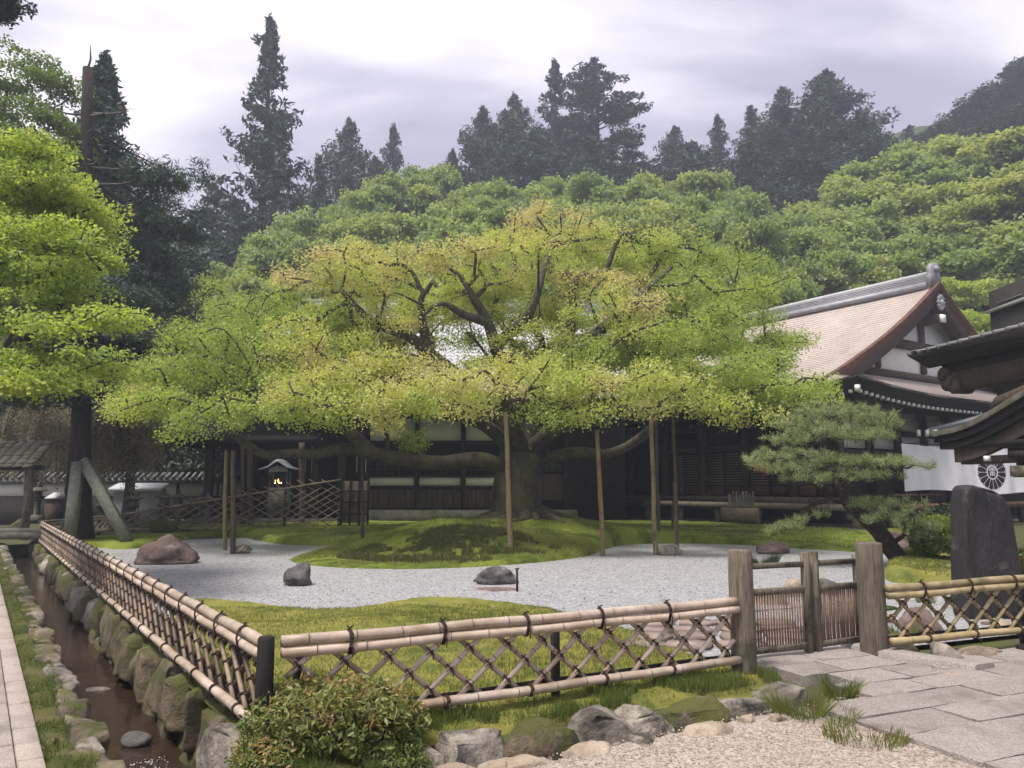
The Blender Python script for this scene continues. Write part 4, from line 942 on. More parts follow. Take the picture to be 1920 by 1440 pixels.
# ------------------------------------------------------------------ the big hall on the right: hip-and-gable roof
HE = Vector((10.9, 24.0, 0)); H1 = Vector((-.559, .829, 0)).normalized(); H2 = Vector((H1.y, -H1.x, 0)); HW, HL, HG = 20.0, 17.0, 2.3; ZE = 4.72
def hp(u, v, z=0.0): return HE + H2 * u + H1 * v + Vector((0, 0, z))
hall = root('temple_hall', HE, 'large dark wooden temple hall with a sweeping pinkish hip and gable roof', 'temple')
def lift(u, v):
    d = max(abs(min(u, HW - u)), 0) + max(v, 0)
    return .36 * max(0, 1 - d / 5.5) ** 2
def prof(s): return .33 * s + .0195 * s * s
def zroof(u, v):
    s = min(u, HW - u)
    return ZE + prof(min(s, v) if v < HG else s) + lift(u, v)
def roof_side(flip):
    mb = MB(); nc = 44; nv = 30; st = (HW / 2) / nc
    for k in range(nc):
        V = []
        for e, dz in ((0, .028), (1, .0)):
            s = (k + e) * st; v0 = s if s < HG else HG
            for j in range(nv):
                t = j / (nv - 1); v = v0 + (HL - v0) * t ** 1.5; u = s if not flip else HW - s
                fl = .10 * math.exp(-(v - v0) / .5) * min(1, s / 4) if s > HG else 0    # swell toward the verge
                p = hp(u, v, ZE + prof(s) + lift(s, v) + dz + fl); V.append((p.x, p.y, p.z))
        V = np.array(V); mb.grid(V, 2, nv)
        W = V[:nv].copy(); W2 = W.copy(); W2[:, 2] -= .035; mb.grid(np.concatenate([W2, W]), 2, nv)
    return mb
def roof_front():
    mb = MB(); nc = 13; nu = 44; top = HG + .95; st = top / nc
    for k in range(nc):
        V = []
        for e, dz in ((0, .028), (1, 0)):
            v = (k + e) * st; vv = min(v, 10)
            for j in range(nu):
                t = j / (nu - 1); u = v + (HW - 2 * v) * t; p = hp(u, v, ZE + prof(v) + lift(u, v) + dz); V.append((p.x, p.y, p.z))
        V = np.array(V); mb.grid(V, 2, nu); W = V[:nu].copy(); W2 = W.copy(); W2[:, 2] -= .035; mb.grid(np.concatenate([W2, W]), 2, nu)
    return mb
rfo = obj('roof', roof_side(False), m_shingle, hall)
for mb in (roof_side(True), roof_front()): obj('roof_slope', mb, m_shingle, rfo)
def strip_along(fn, n, offs):        # ribbon following fn(t) -> point, cross-section offsets (du, dz) in a given direction
    P = []
    for i in range(n):
        p, d = fn(i / (n - 1))
        for a, b in offs: P.append((p.x + d.x * a, p.y + d.y * a, p.z + b))
    mb = MB(); mb.grid(np.array(P), n, len(offs)); return mb
ev = [(.0, .05), (.0, -.10), (.10, -.12), (.10, -.30), (.22, -.32), (.22, -.42), (1.9, -.38)]
obj('eave', strip_along(lambda t: (hp(0, HL * t ** 1.3, ZE + lift(0, HL * t ** 1.3)), H2 + H1 * max(0, 1 - HL * t ** 1.3 / 1.5)), 40, ev), m_darkw, rfo)
obj('eave', strip_along(lambda t: (hp(HW * t, 0, ZE + lift(HW * t, 0)), H1 + H2 * (max(0, 1 - HW * t / 1.5) - max(0, 1 - HW * (1 - t) / 1.5))), 50, ev), m_darkw, rfo)
rend = MB().box((0, 0, 0), (.10, .10, .10)).mesh('rafter_end'); rend.materials.append(m_white)
hang = math.atan2(H2.y, H2.x)
for k in range(52):
    u = .40 + .31 * k; p = hp(u, .20, ZE - .40 + lift(u, 0)); obj('rafter_end', rend, None, rfo, p, (0, 0, hang))
for k in range(16):
    v = .40 + .31 * k; p = hp(.20, v, ZE - .40 + lift(0, v)); obj('rafter_end', rend, None, rfo, p, (0, 0, hang))
mb = MB(); mb.box((0, 0, 0), (.15, .15, .20)); obj('hip_rafter_end', mb, m_white, rfo, hp(.12, .12, ZE - .36 + .34), (0, 0, hang + math.pi / 4))
# verge of the gable: bargeboards, plaster, beams, pendant
def verge(flip, d0, d1, z0, z1, s0=1.6, s1=10):
    P = []; n = 26
    for i in range(n):
        s = s0 + (s1 - s0) * i / (n - 1); u = s if not flip else HW - s; z = ZE + prof(s) + .10 * min(1, s / 4)
        for dv, dz in ((d0, z1), (d0, z0), (d1, z0), (d1, z1), (d0, z1)):
            p = hp(u, HG + dv, z + dz); P.append((p.x, p.y, p.z))
    mb = MB(); mb.grid(np.array(P), n, 5); return mb
for fl in (False, True):
    obj('verge_edge', verge(fl, -.10, .10, -.16, .06), m_redw, rfo)
    obj('bargeboard', verge(fl, .02, .16, -.72, -.165), m_brownw, rfo)
    obj('bargeboard_lip', verge(fl, -.03, .02, -.30, -.17), m_redw, rfo)
    obj('gable_soffit', verge(fl, .16, 1.0, -.22, -.16, 2.2), m_brownw, rfo)
gw = MB(); gp = [hp(u, HG + .95, z) for u, z in ((2.4, ZE + prof(2.4) - .3), (6, ZE + prof(6) - .2), (10, ZE + prof(10) - .2), (14, ZE + prof(6) - .2), (17.6, ZE + prof(2.4) - .3))]
gw.prism(gp, tuple(H1 * .15)); obj('gable_wall', gw, m_plaster, rfo)
def gbeam(name, u0, z0, u1, z1, h, w=.24, m=m_brownw): mb = MB(); mb.beam(hp(u0, HG + .88, z0), hp(u1, HG + .88, z1), w, h); obj(name, mb, m, rfo)
gbeam('gable_beam', 6.9, 7.45, 13.1, 7.45, .36); gbeam('gable_beam', 4.5, 6.1, 15.5, 6.1, .32); gbeam('gable_post', 10, 6.3, 10, 9.2, .28, .2); gbeam('gable_post', 6.6, 6.3, 6.6, 7.3, .22, .18); gbeam('gable_post', 13.4, 6.3, 13.4, 7.3, .22, .18)
mb = MB(); mb.beam(hp(10, HG + .9, 8.55), hp(10, HG - .05, 8.55), .42, .34); obj('gable_bracket', mb, m_brownw, rfo); mb = MB(); mb.box(hp(10, HG - .08, 8.55), (.36, .10, .32), (tuple(H2), tuple(H1), (0, 0, 1))); obj('bracket_end', mb, m_white, rfo)
mb = MB(); c = hp(10, HG - .04, 9.25)
for a in range(10):
    th = 2 * math.pi * a / 10; q = c + H2 * math.cos(th) * .22 + Vector((0, 0, math.sin(th) * .26)); mb.lathe([(.02, -.1), (.10, 0), (.02, .1)], q, 6)
mb.lathe([(.05, -.14), (.16, 0), (.05, .14)], c, 8); obj('pendant', mb, m_gal, rfo)
rz = ZE + prof(10)
mb = MB(); mb.beam(hp(10, HG + .35, rz + .06), hp(10, HL - HG, rz + .06), .62, .26)
for k in range(4): mb.beam(hp(10, HG + .33 - .02 * k, rz + .22 + .08 * k), hp(10, HL - HG, rz + .22 + .08 * k), .56 - .05 * k, .062)
obj('ridge', mb, m_tile, hall); mb = MB(); mb.tube([hp(10, HG + .25, rz + .58), hp(10, HL - HG, rz + .54)], .12, 10); obj('ridge_cap', mb, m_gal, hall)
mb = MB(); c = hp(10, HG + .28, rz + .12); mb.prism([c + H2 * a + Vector((0, 0, b)) for a, b in ((-.42, -.15), (.42, -.15), (.40, .3), (.30, .5), (.34, .7), (.12, .88), (-.12, .88), (-.34, .7), (-.30, .5), (-.40, .3))], tuple(H1 * -.22)); mb.lathe([(.05, -.05), (.2, .1), (.05, .25)], c + H1 * -.25 + Vector((0, 0, .5)), 8); obj('ridge_end_tile', mb, m_tile, hall)
# body: floor, posts, beams, walls
WO = 2.4
def hbox(name, u0, u1, v0, v1, z0, z1, m, par=hall, bev=0): mb = MB(); mb.box(hp((u0 + u1) / 2, (v0 + v1) / 2, (z0 + z1) / 2), (u1 - u0, v1 - v0, z1 - z0), (tuple(H2), tuple(H1), (0, 0, 1)), bev); return obj(name, mb, m, par)
hbox('veranda_floor', .55, WO + .1, .55, HL, .92, 1.00, m_brownw); hbox('veranda_floor', WO + .102, HW, .55, WO, .92, 1.00, m_redw)
hbox('veranda_edge', .45, .55, .42, HL, .82, 1.02, m_greyw); hbox('veranda_edge', .552, HW, .42, .545, .80, 1.02, m_redw); hbox('threshold', WO - .15, WO + .1, WO, HL, 1.002, 1.22, m_greyw)
hbox('wall_core', WO + .3, HW - 2, WO + .35, HL, .2, ZE + .2, m_darkw); hbox('foundation', .9, HW, 1.0, HL, -.1, .30, m_lstone)
for k in range(9): v = .7 + 1.9 * k; hbox('veranda_post', .62, .80, v, v + .18, .15, .918, m_greyw); hbox('base_stone', .5, .95, v - .12, v + .32, .1, .26, m_lstone)
for k in range(9): u = 2.4 + 1.9 * k; hbox('veranda_post', u, u + .18, .62, .80, .1, .918, m_redw)
posts = [WO, 4.3, 6.5, 8.7, 10.9, 13.1, 15.3]
for k, v in enumerate(posts): hbox('column', WO - .14, WO + .16, v - .15, v + .15, 1.0, ZE + .1, m_brownw)
for a, b in zip(posts, posts[1:]):
    hbox('transom', WO - .04, WO + .14, a + .152, b - .152, 3.05, 3.25, m_brownw); hbox('lintel', WO - .04, WO + .14, a + .152, b - .152, 3.9, 4.2, m_darkw)
    if a < 9:
        for c0, c1 in ((a + .16, (a + b) / 2 - .02), ((a + b) / 2 + .02, b - .16)):
            d = hbox('shutter', WO + .08, WO + .14, c0, c1, 1.25, 3.04, m_darkw); mb = MB()
            for q in range(12): z = 1.72 + .108 * q; mb.box(hp(WO + .055, (c0 + c1) / 2, z), (.05, c1 - c0 - .14, .055), (tuple(H2), tuple(H1), (0, 0, 1)))
            obj('louvre', mb, m_greyw, d)
            hbox('lower_panel', WO + .04, WO + .076, c0 + .06, c1 - .06, 1.28, 1.64, m_redw, d)
for k in range(6):
    u = WO + 1.9 * k; hbox('column', u - .14, u + .14, WO - .14, WO + .16, 1.0, ZE + .1, m_darkw)
    hbox('wall_panel', u + .16, u + 1.72, WO + .02, WO + .12, 3.0, 3.5, m_plaster); hbox('lintel', u + .142, u + 1.758, WO - .05, WO + .2, 3.52, 3.72, m_darkw); hbox('wall_panel', u + .16, u + 1.72, WO + .02, WO + .12, 3.74, 4.2, m_plaster); hbox('railing', u + .142, u + 1.758, .62, .70, 1.28, 1.36, m_redw)
    hbox('wall_panel', u + .16, u + 1.72, WO + .1, WO + .2, 1.0, 2.96, m_brownw)
# low lean-to roof over the front, striped copper
def pent():
    mb = MB(); A = at(1738, 806, 27.0); B = at(1905, 800, 29.5); Cc = at(1868, 771, 28.6); Dd = at(1990, 764, 30.5); n = 26
    P = []
    for i in range(n + 1):
        for t in (0, 1): 
            a = A.lerp(B, t); c = Cc.lerp(Dd, t); q = a.lerp(c, i / n); P.append((q.x, q.y, q.z + (.05 if False else 0)))
    for i in range(n):
        a0 = np.array(P[2 * i:2 * i + 2]); a1 = np.array(P[2 * i + 2:2 * i + 4]); lo = a0 + [0, 0, .045]; mb.grid(np.concatenate([lo, a1]), 2, 2); mb.grid(np.concatenate([a0, lo]), 2, 2)
    mb.beam(A + Vector((0, 0, -.06)), B + Vector((0, 0, -.06)), .12, .12); mb.beam(A + Vector((0, 0, -.06)), Cc + Vector((0, 0, -.06)), .12, .12); return mb
obj('pent_roof', pent(), m_tile, hall)
mb = MB()
for q in range(3): mb.box(at(1722 + 16 * q, 812, 26.6), (.10, .1, .22))
obj('bracket_end', mb, m_white, hall)
# the curtain with the chrysanthemum crest
NA = hp(3.8, .9, 0) ; ND = Vector((.953, .30, 0)).normalized(); NN = Vector((ND.y, -ND.x, 0)); NL = 7.2
def cloth(q, z):                 # z 0 bottom .. 1 top
    w = .07 * math.sin(q * 3.1 + .8 * (1 - z)) * (1 - .3 * z) + .035 * math.sin(q * 8.3 + 2.2 * z) + .06 * math.exp(-((q - 2.55 - .55 * (1 - z)) / .16) ** 2) - .05 * math.exp(-((q - 2.2 - .35 * (1 - z)) / .12) ** 2) + .03 * math.exp(-((q - .55 + .3 * z) / .09) ** 2)
    k = math.exp(-((q - 4.15) / .8) ** 4); w *= 1 - .93 * k          # pulled flat where the crest is printed
    sag = -.06 * math.sin(min(q, 3.4) / 3.4 * math.pi); zb, zt = 1.42 + .05 * math.sin(q * 1.3) + (.02 if q < 3 else -.06), 3.10 + sag - .02 * q
    return NA + ND * q + NN * w + Vector((0, 0, zb + (zt - zb) * z))
cur = root('curtain', NA, 'white temple curtain with a dark sixteen petal crest hung across the hall front', 'curtain')
mb = MB(); mb.grid(np.array([tuple(cloth(NL * i / 150, j / 22)) for i in range(151) for j in range(23)]), 151, 23); obj('cloth', mb.mesh('cloth', True), m_cloth, cur)
def crest():
    q0, zc, rad = 4.05, .47, .60
    def pt(a, b, o):
        p = cloth(q0 + a, 0.0); t = cloth(q0 + a, 1.0); f = (zc * (t.z - p.z) + b) / (t.z - p.z); s = cloth(q0 + a, f); return s + NN * o
    mb = MB()
    def fan(pts, o):
        c = (sum(p[0] for p in pts) / len(pts), sum(p[1] for p in pts) / len(pts)); V = [tuple(pt(a, b, o)) for a, b in pts] + [tuple(pt(*c, o))]; n = len(pts); mb.add(V, None, [(k, (k + 1) % n, n) for k in range(n)])
    sx = 1.0
    for k in range(16):
        th = 2 * math.pi * (k + .5) / 16; pts = []
        for r_, w in ((.265, .040), (.36, .060), (.47, .084), (.545, .092)): pts.append((r_, -w))
        for j in range(1, 6): a = -math.pi / 2 + math.pi * j / 6; pts.append((.545 + .085 * math.cos(a), .092 * math.sin(a)))
        for r_, w in ((.545, .092), (.47, .084), (.36, .060), (.265, .040)): pts.append((r_, w))
        fan([((x * math.cos(th) - y * math.sin(th)) * sx, x * math.sin(th) + y * math.cos(th)) for x, y in pts], .006)
        th2 = 2 * math.pi * k / 16; cx, cy = .605 * math.cos(th2), .605 * math.sin(th2); fan([(cx + .028 * math.cos(a), cy + .028 * math.sin(a)) for a in np.linspace(0, 6.28, 7)[:-1]], .006)
    fan([(.215 * math.cos(a), .215 * math.sin(a)) for a in np.linspace(0, 2 * math.pi, 25)[:-1]], .006)
    obj('crest', mb, m_purple, cur)
    cu = bpy.data.curves.new('crest_character', 'FONT'); cu.body = '雷'; cu.size = .34; cu.align_x = 'CENTER'; cu.align_y = 'CENTER'; cu.extrude = .003
    o = bpy.data.objects.new('crest_character', cu); C.objects.link(o); p = pt(0, 0, .012)
    o.matrix_world = Matrix.Translation(p) @ Matrix((( ND.x, 0, NN.x, 0), (ND.y, 0, NN.y, 0), (0, 1, 0, 0), (0, 0, 0, 1)))
    bpy.context.view_layer.update(); me = bpy.data.meshes.new_from_object(o.evaluated_get(bpy.context.evaluated_depsgraph_get())); mw = o.matrix_world.copy()
    bpy.data.objects.remove(o); g = obj('crest_character', me, None, None); g.matrix_world = mw; me.materials.clear(); me.materials.append(m_cloth); g.parent = cur; g.matrix_parent_inverse = cur.matrix_basis.inverted()
crest()
mb = MB(); mb.tube([NA + ND * -.1 + Vector((0, 0, 3.1)), NA + ND * NL + Vector((0, 0, 3.0))], .025, 6); obj('curtain_rod', mb, m_darkw, cur)
# small stone plinth with a palisade of carved pickets on the lawn
p = at(1387, 972, 24.2); wl = root('offering_plinth', p, 'small tan stone plinth crowned with a ring of dark wooden pickets on the lawn', 'plinth')
mb = MB(); mb.box(p + Vector((0, 0, .13)), (.98, .75, .40), None, .04); obj('base', mb, mat('tan_plinth', (.16, .12, .08), (.26, .20, .14), 4, .9, .4, 20), wl)
mb = MB(); mb.box(p + Vector((0, 0, .37)), (.8, .6, .08), None, .02); obj('cap', mb, m_lstone, wl)
for k in range(8):
    x = -.36 + .103 * k; mb = MB(); hh = .34 + .10 * abs(math.sin(k * 2.1)); mb.lathe([(.04, 0), (.045, hh * .6), (.03, hh * .8), (.045, hh * .9), (.01, hh)], p + Vector((x, -.24, .41)), 6); obj('picket', mb, m_lstone, wl)

# ------------------------------------------------------------------ plaster house behind the maple
KY = 31.0; kx0 = at(648, 900, KY).x; kx1 = at(1062, 900, KY).x
kh = root('plaster_house', (0, KY, 0), 'long timber house with white plaster bands and a pale tiled roof behind the maple', 'house')
def kbox(name, x0, x1, z0, z1, m, y0=0.0, d=.16, par=kh): mb = MB(); mb.box(((x0 + x1) / 2, KY + y0 + d / 2, (z0 + z1) / 2), (x1 - x0, d, z1 - z0)); return obj(name, mb, m, par)
zq = lambda v: at(960, v, KY).z
xq = lambda u: at(u, 900, KY).x
kbox('wall_core', kx0 - 3.4, 4.6, .2, 5.2, m_darkw, .35, 4.0)
cols = [xq(u) for u in (688, 781, 868, 940, 1000, 1062)]
for a, b in zip(cols[:3], cols[1:4]):
    kbox('plaster_panel', a + .08, b - .08, zq(911), zq(894), m_plaster, .04, .1); kbox('plaster_panel', a + .08, b - .08, zq(826), zq(786), m_plaster, .04, .1)
    wn = kbox('window', a + .08, b - .08, zq(890), zq(862), m_charw, .10, .08)
    for q in range(7): x = a + .12 + (b - a - .24) * q / 6; kbox('muntin', x - .015, x + .015, zq(889), zq(863), m_brownw, .075, .03, wn)
    for q in range(2): z = zq(880 - 9 * q); kbox('muntin', a + .10, b - .10, z - .012, z + .012, m_brownw, .080, .02, wn)
    n = 9
    for q in range(n): x0 = a + .02 + (b - a - .04) * q / n; kbox('plank', x0 + .006, x0 + (b - a - .04) / n - .006, zq(953), zq(918), m_greyw if False else m_brownw, .0 + .008 * (q % 2), .05)
for x in cols: kbox('column', x - .09, x + .09, .3, 4.9, m_darkw, -.02, .2)
for v in (857, 892.5, 914, 830): kbox('rail', cols[0] + .09, cols[3] - .09, zq(v) - .05, zq(v) + .05, m_darkw, -.012, .14)
for a, b in zip(cols[3:5], cols[4:]):
    kbox('glass_screen', a + .1, b - .1, zq(885), zq(860), mat('green_screen', (.02, .045, .04), (.03, .06, .05), 4, .3, 0, rnd=0), .08, .06)
    for q in range(5): x = a + .1 + (b - a - .2) * q / 4; kbox('muntin', x - .014, x + .014, zq(886), zq(859), m_darkw, .06, .03)
    kbox('board_panel', a + .1, b - .1, zq(937), zq(888), m_brownw, .08, .06)
kbox('base_sill', kx0, 2.6, .1, zq(956), m_lstone, -.05, .3)
def tiled_roof(par, x0, x1, y0, z0, y1, z1, pitch=.30, courses=26):
    nx = int((x1 - x0) / pitch) * 5; xs = np.linspace(x0, x1, nx); ph = (xs - x0) / pitch * 2 * math.pi; wv = .055 * np.maximum(np.cos(ph), -.35)
    mb = MB()
    for k in range(courses):
        rows = []
        for e, dz in ((0, .04), (1, .0)):
            t = (k + e) / courses; tt = t * .82 + .18 * t * t; rows.append(np.stack([xs, np.full(nx, y0 + (y1 - y0) * t), z0 + (z1 - z0) * tt + wv + dz], 1))
        mb.grid(np.concatenate(rows), 2, nx); lo = rows[0].copy(); lo[:, 2] -= .045; mb.grid(np.concatenate([lo, rows[0]]), 2, nx)
    return obj('roof', mb, mat('pale_tile', (.38, .38, .40), (.52, .52, .54), 2.5, .4, .2, 30, rnd=.05, spec=.5), par)
kr = tiled_roof(kh, kx0 - 4.5, 4.8, KY - 1.5, 4.85, KY + 6.5, 10.2)
mb = MB(); mb.box(((kx0 + .3) / 2, KY - 1.42, 4.70), (4.8 - kx0 + 4.5, .12, .22)); obj('eave_board', mb, m_darkw, kr)
mb = MB(); mb.box(((kx0 + .3) / 2, KY + 6.6, 10.35), (4.8 - kx0 + 4.0, .5, .6)); mb.tube([(kx0 - 4.2, KY + 6.6, 10.75), (4.5, KY + 6.6, 10.75)], .16, 8); obj('ridge', mb, m_tile, kr)
# dark porch hall to the left of it
ph_ = root('porch_hall', (-9, 32, 0), 'deep shadowed timber porch with thick posts left of the plaster house', 'porch')
def pbox(name, x0, x1, y0, y1, z0, z1, m): mb = MB(); mb.box(((x0 + x1) / 2, (y0 + y1) / 2, (z0 + z1) / 2), (x1 - x0, y1 - y0, z1 - z0)); return obj(name, mb, m, ph_)
pbox('wall', -12.6, kx0 - .1, 34.5, 34.8, .1, 4.8, m_darkw); pbox('floor', -12.6, kx0 - .1, 30.6, 34.5, .1, .36, m_lstone); pbox('lintel', -12.8, kx0 + .1, 30.8, 31.1, 3.1, 3.5, m_darkw)
for u in (392, 425, 510, 590, 640): x = xq(u); pbox('column', x - .14, x + .14, 30.85, 31.13, .36, 3.1, m_brownw)
for k in range(9): x = -12.2 + .62 * k; pbox('door_board', x, x + .58, 34.40, 34.46, .4, 3.2, m_darkw)
mb = MB(); mb.prism([(-13.6, 29.6, 3.45), (-13.6, 33.0, 5.2), (-13.6, 36.4, 3.45), (-13.6, 36.4, 3.25), (-13.6, 29.6, 3.25)], (13.6 + kx0 - .9, 0, 0)); obj('roof', mb, m_charw, ph_)
for u in (573, 585, 669.5, 686): mb = MB(); p = at(u, 862, 30.3); mb.box(p + Vector((0, 0, 0)), (.03, .03, 1.0)); obj('hanging_rod', mb, m_gal, ph_)
# little lantern shrine with a flame in it
s0 = at(523, 922, 27.6); sh = root('lantern_shrine', s0, 'tiny roofed shrine with a glowing flame inside behind the dark rear fence', 'shrine')
mb = MB(); mb.box(s0 + Vector((0, .1, -.35)), (.66, .5, 1.0)); obj('pedestal', mb, m_lstone, sh)
for sx in (-1, 1):
    for sy in (-.12, .28): mb = MB(); mb.box(s0 + Vector((sx * .30, sy, .42)), (.05, .05, .62)); obj('corner_post', mb, m_greyw, sh)
mb = MB(); mb.box(s0 + Vector((0, .32, .42)), (.55, .03, .62)); obj('back_panel', mb, m_darkw, sh)
mb = MB(); mb.prism([s0 + Vector((a, -.22, b)) for a, b in ((-.33, .70), (.33, .70), (.33, .86), (.0, 1.02), (-.33, .86))], (0, .05, 0)); obj('gable_board', mb, m_gal, sh)
mb = MB(); mb.prism([s0 + Vector((a, -.34, b)) for a, b in ((-.66, .80), (-.34, .90), (-.12, 1.10), (0, 1.16), (.12, 1.10), (.34, .90), (.66, .80), (.66, .76), (.34, .85), (0, 1.08), (-.34, .85), (-.66, .76))], (0, .75, 0)); obj('roof', mb, m_tile, sh)
def flame():
    m = bpy.data.materials.new('flame'); m.use_nodes = True; b = m.node_tree.nodes['Principled BSDF']; b.inputs['Emission Color'].default_value = (1, .28, .05, 1); b.inputs['Emission Strength'].default_value = 2.5; b.inputs['Base Color'].default_value = (.2, .05, .01, 1)
    m2 = bpy.data.materials.new('candle_glow'); m2.use_nodes = True; b = m2.node_tree.nodes['Principled BSDF']; b.inputs['Emission Color'].default_value = (1, .7, .35, 1); b.inputs['Emission Strength'].default_value = 1.5
    mb = MB(); mb.lathe([(.008, .32), (.028, .36), (.022, .40), (.004, .46)], s0 + Vector((-.01, -.1, .0)), 7); obj('flame', mb, m, sh)
    for x, z in ((-.11, .36), (-.12, .27), (.10, .28), (.02, .28)): mb = MB(); mb.lathe([(.006, 0), (.018, .03), (.004, .06)], s0 + Vector((x, -.1, z)), 6); obj('candle', mb, m2, sh)
flame()

# ------------------------------------------------------------------ roofed gate at the right edge
GD = Vector((.151, -.9885, 0)).normalized(); GX = Vector((-GD.y, GD.x, 0)); GT = at(1750, 818, 14.9); GT.z = 0
def gq(k, x, z): return GT + GD * k + GX * x + Vector((0, 0, z))
rg = root('roofed_gate', gq(2, .6, 0), 'dark roofed wooden gate with curved lower gable and carved beams at the right edge', 'gatehouse')
def ztop(k): return 2.57 + .36 * (1 - math.cos(math.pi * np.clip((k - .25) / 3.3, 0, 2))) * 1.05 - (.0 if k > .2 else .02 * (.2 - k))
ks = np.linspace(0, 6.9, 60)
def extr(z_lo, z_hi, x0, x1, k0=0.0, k1=6.9, n=60, bulge=0.0):
    P = []
    for k in np.linspace(k0, k1, n):
        zt_ = ztop(k)
        for x, z in ((x0, z_lo), (x0, z_hi), (x1, z_hi + bulge), (x1, z_lo + bulge), (x0, z_lo)): p = gq(k, x, zt_ + z); P.append((p.x, p.y, p.z))
    mb = MB(); mb.grid(np.array(P), n, 5); mb.add(np.array(P)[:4], [(0, 1, 2, 3)]); mb.add(np.array(P)[-5:-1], [(0, 1, 2, 3)]); return mb
obj('curved_roof', extr(.0, .10, -.06, 1.7, bulge=.22), m_thatch, rg); obj('roof_edge', extr(-.13, -.004, .0, .5), m_darkw, rg); obj('roof_edge', extr(-.26, -.135, .06, .45, .08, 6.8), m_darkw, rg)
obj('curved_bargeboard', extr(-.52, -.265, .14, .26, .35, 6.55), m_brownw, rg)
mb = MB(); mb.beam(gq(.45, .3, 2.08), gq(6.5, .3, 2.08), .22, .14); obj('eave_beam', mb, m_brownw, rg)
mb = MB(); mb.box(gq(1.15, .16, 2.10), (.10, .09, .09)); obj('beam_end', mb, m_white, rg)
def col_(k, x): 
    mb = MB(); mb.lathe([(.20, -.1), (.20, .18), (.14, .2), (.14, 1.0), (.128, 1.95)], gq(k, x, 0), 14); obj('column', mb, m_greyw, rg)
    mb = MB(); mb.box(gq(k, x, 2.02), (.34, .34, .12)); mb.box(gq(k, x, 2.14), (.5, .5, .12)); mb.beam(gq(k - .4, x, 2.22), gq(k + .4, x, 2.22), .2, .1); obj('bracket', mb, m_darkw, rg)
col_(1.93, .34); col_(5.0, .34); col_(1.93, 2.6)
mb = MB(); mb.beam(gq(1.93, -.05, 1.86), gq(1.93, 2.6, 1.86), .13, .18); mb.beam(gq(1.55, .34, 1.86), gq(5.2, .34, 1.86), .12, .20); obj('tie_beam', mb, m_greyw, rg)
mb = MB(); mb.beam(gq(.6, .6, 2.35), gq(6.4, .6, 2.35), 1.0, .08); obj('ceiling', mb, m_darkw, rg)
# upper roof
UT = at(1700, 665, 15.8); UT.z = 0; UZ = 4.30
def uq(k, x, z): return UT + GD * k + GX * x + Vector((0, 0, z))
mb = MB(); P = []
for k in np.linspace(0, 6.5, 14):
    for x in np.linspace(0, 3.2, 12): up = .10 * max(0, 1 - k / 1.2) ** 2; p = uq(k, x, UZ + .17 * x + .03 * x * x + up * (1 - x / 3.2)); P.append((p.x, p.y, p.z))
mb.grid(np.array(P), 14, 12); P2 = np.array(P) - [0, 0, .10]; mb.grid(P2, 14, 12); m_dtile = mat('dark_tile', (.10, .10, .105), (.19, .19, .195), 3, .5, .3, 30, rnd=0); ur = obj('upper_roof', mb, m_dtile, rg)
mb = MB()
for q in range(22):
    k = .08 + .29 * q; mb.tube([tuple(uq(k, x, UZ + .02 + .17 * x + .03 * x * x)) for x in np.linspace(-.02, 3.2, 8)], .05, 6)
obj('roll_tiles', mb, m_dtile, ur)
mb = MB(); mb.prism([uq(.0, .02, UZ - .01), uq(.25, .30, UZ - .30), uq(.25, 1.0, UZ - .1), uq(0, 1.6, UZ + .2)], tuple(GD * 6.4)); obj('eave_board', mb, m_darkw, rg)
mb = MB(); mb.beam(uq(.5, .52, UZ - .40), uq(6.3, .52, UZ - .40), .24, .28); obj('purlin', mb, m_darkw, rg)
mb = MB()
for a, z, r_ in ((.62, -.48, .15), (.72, -.66, .17), (.9, -.74, .16)):
    P = [uq(a, .30, UZ + z), uq(a, .66, UZ + z)]; mb.tube(P, r_, 10)
mb.beam(uq(.8, .48, UZ - .64), uq(6.2, .48, UZ - .64), .26, .36); obj('carved_beam', mb, m_brownw, rg)
mb = MB(); mb.box(uq(2.75, .75, 3.25), (.34, .34, 1.1)); obj('strut', mb, m_brownw, rg)
mb = MB(); mb.prism([gq(.95, .4, 2.98), gq(2.2, .4, 3.12), gq(2.2, .4, 3.42), gq(1.15, .4, 3.20)], tuple(GX * .7)); obj('shoulder_beam', mb, m_brownw, rg)
# bell tower top beyond
bt = at(1938, 566, 19.5); tw = root('tower_top', bt, 'dark little tower top with a white capped roof corner above the gate roof', 'tower')
mb = MB(); mb.box(bt + Vector((.5, .6, -1.0)), (1.6, 1.5, 3.2)); obj('wall', mb, m_darkw, tw)
mb = MB(); mb.prism([bt + Vector((a, -.2, b)) for a, b in ((-.42, .06), (-.36, .0), (1.6, .10), (1.6, .3), (.3, .22))], (0, 1.6, 0)); obj('eave', mb, m_gal, tw)
mb = MB(); mb.prism([bt + Vector((a, .0, b)) for a, b in ((-.32, .20), (-.05, .40), (.20, .44), (.22, .36), (.16, .24))], (0, 1.0, 0)); mb.tube([bt + Vector((-.02, .1, .46)), bt + Vector((1.5, .1, .5))], .09, 8); obj('roof_cap', mb, m_white, tw)

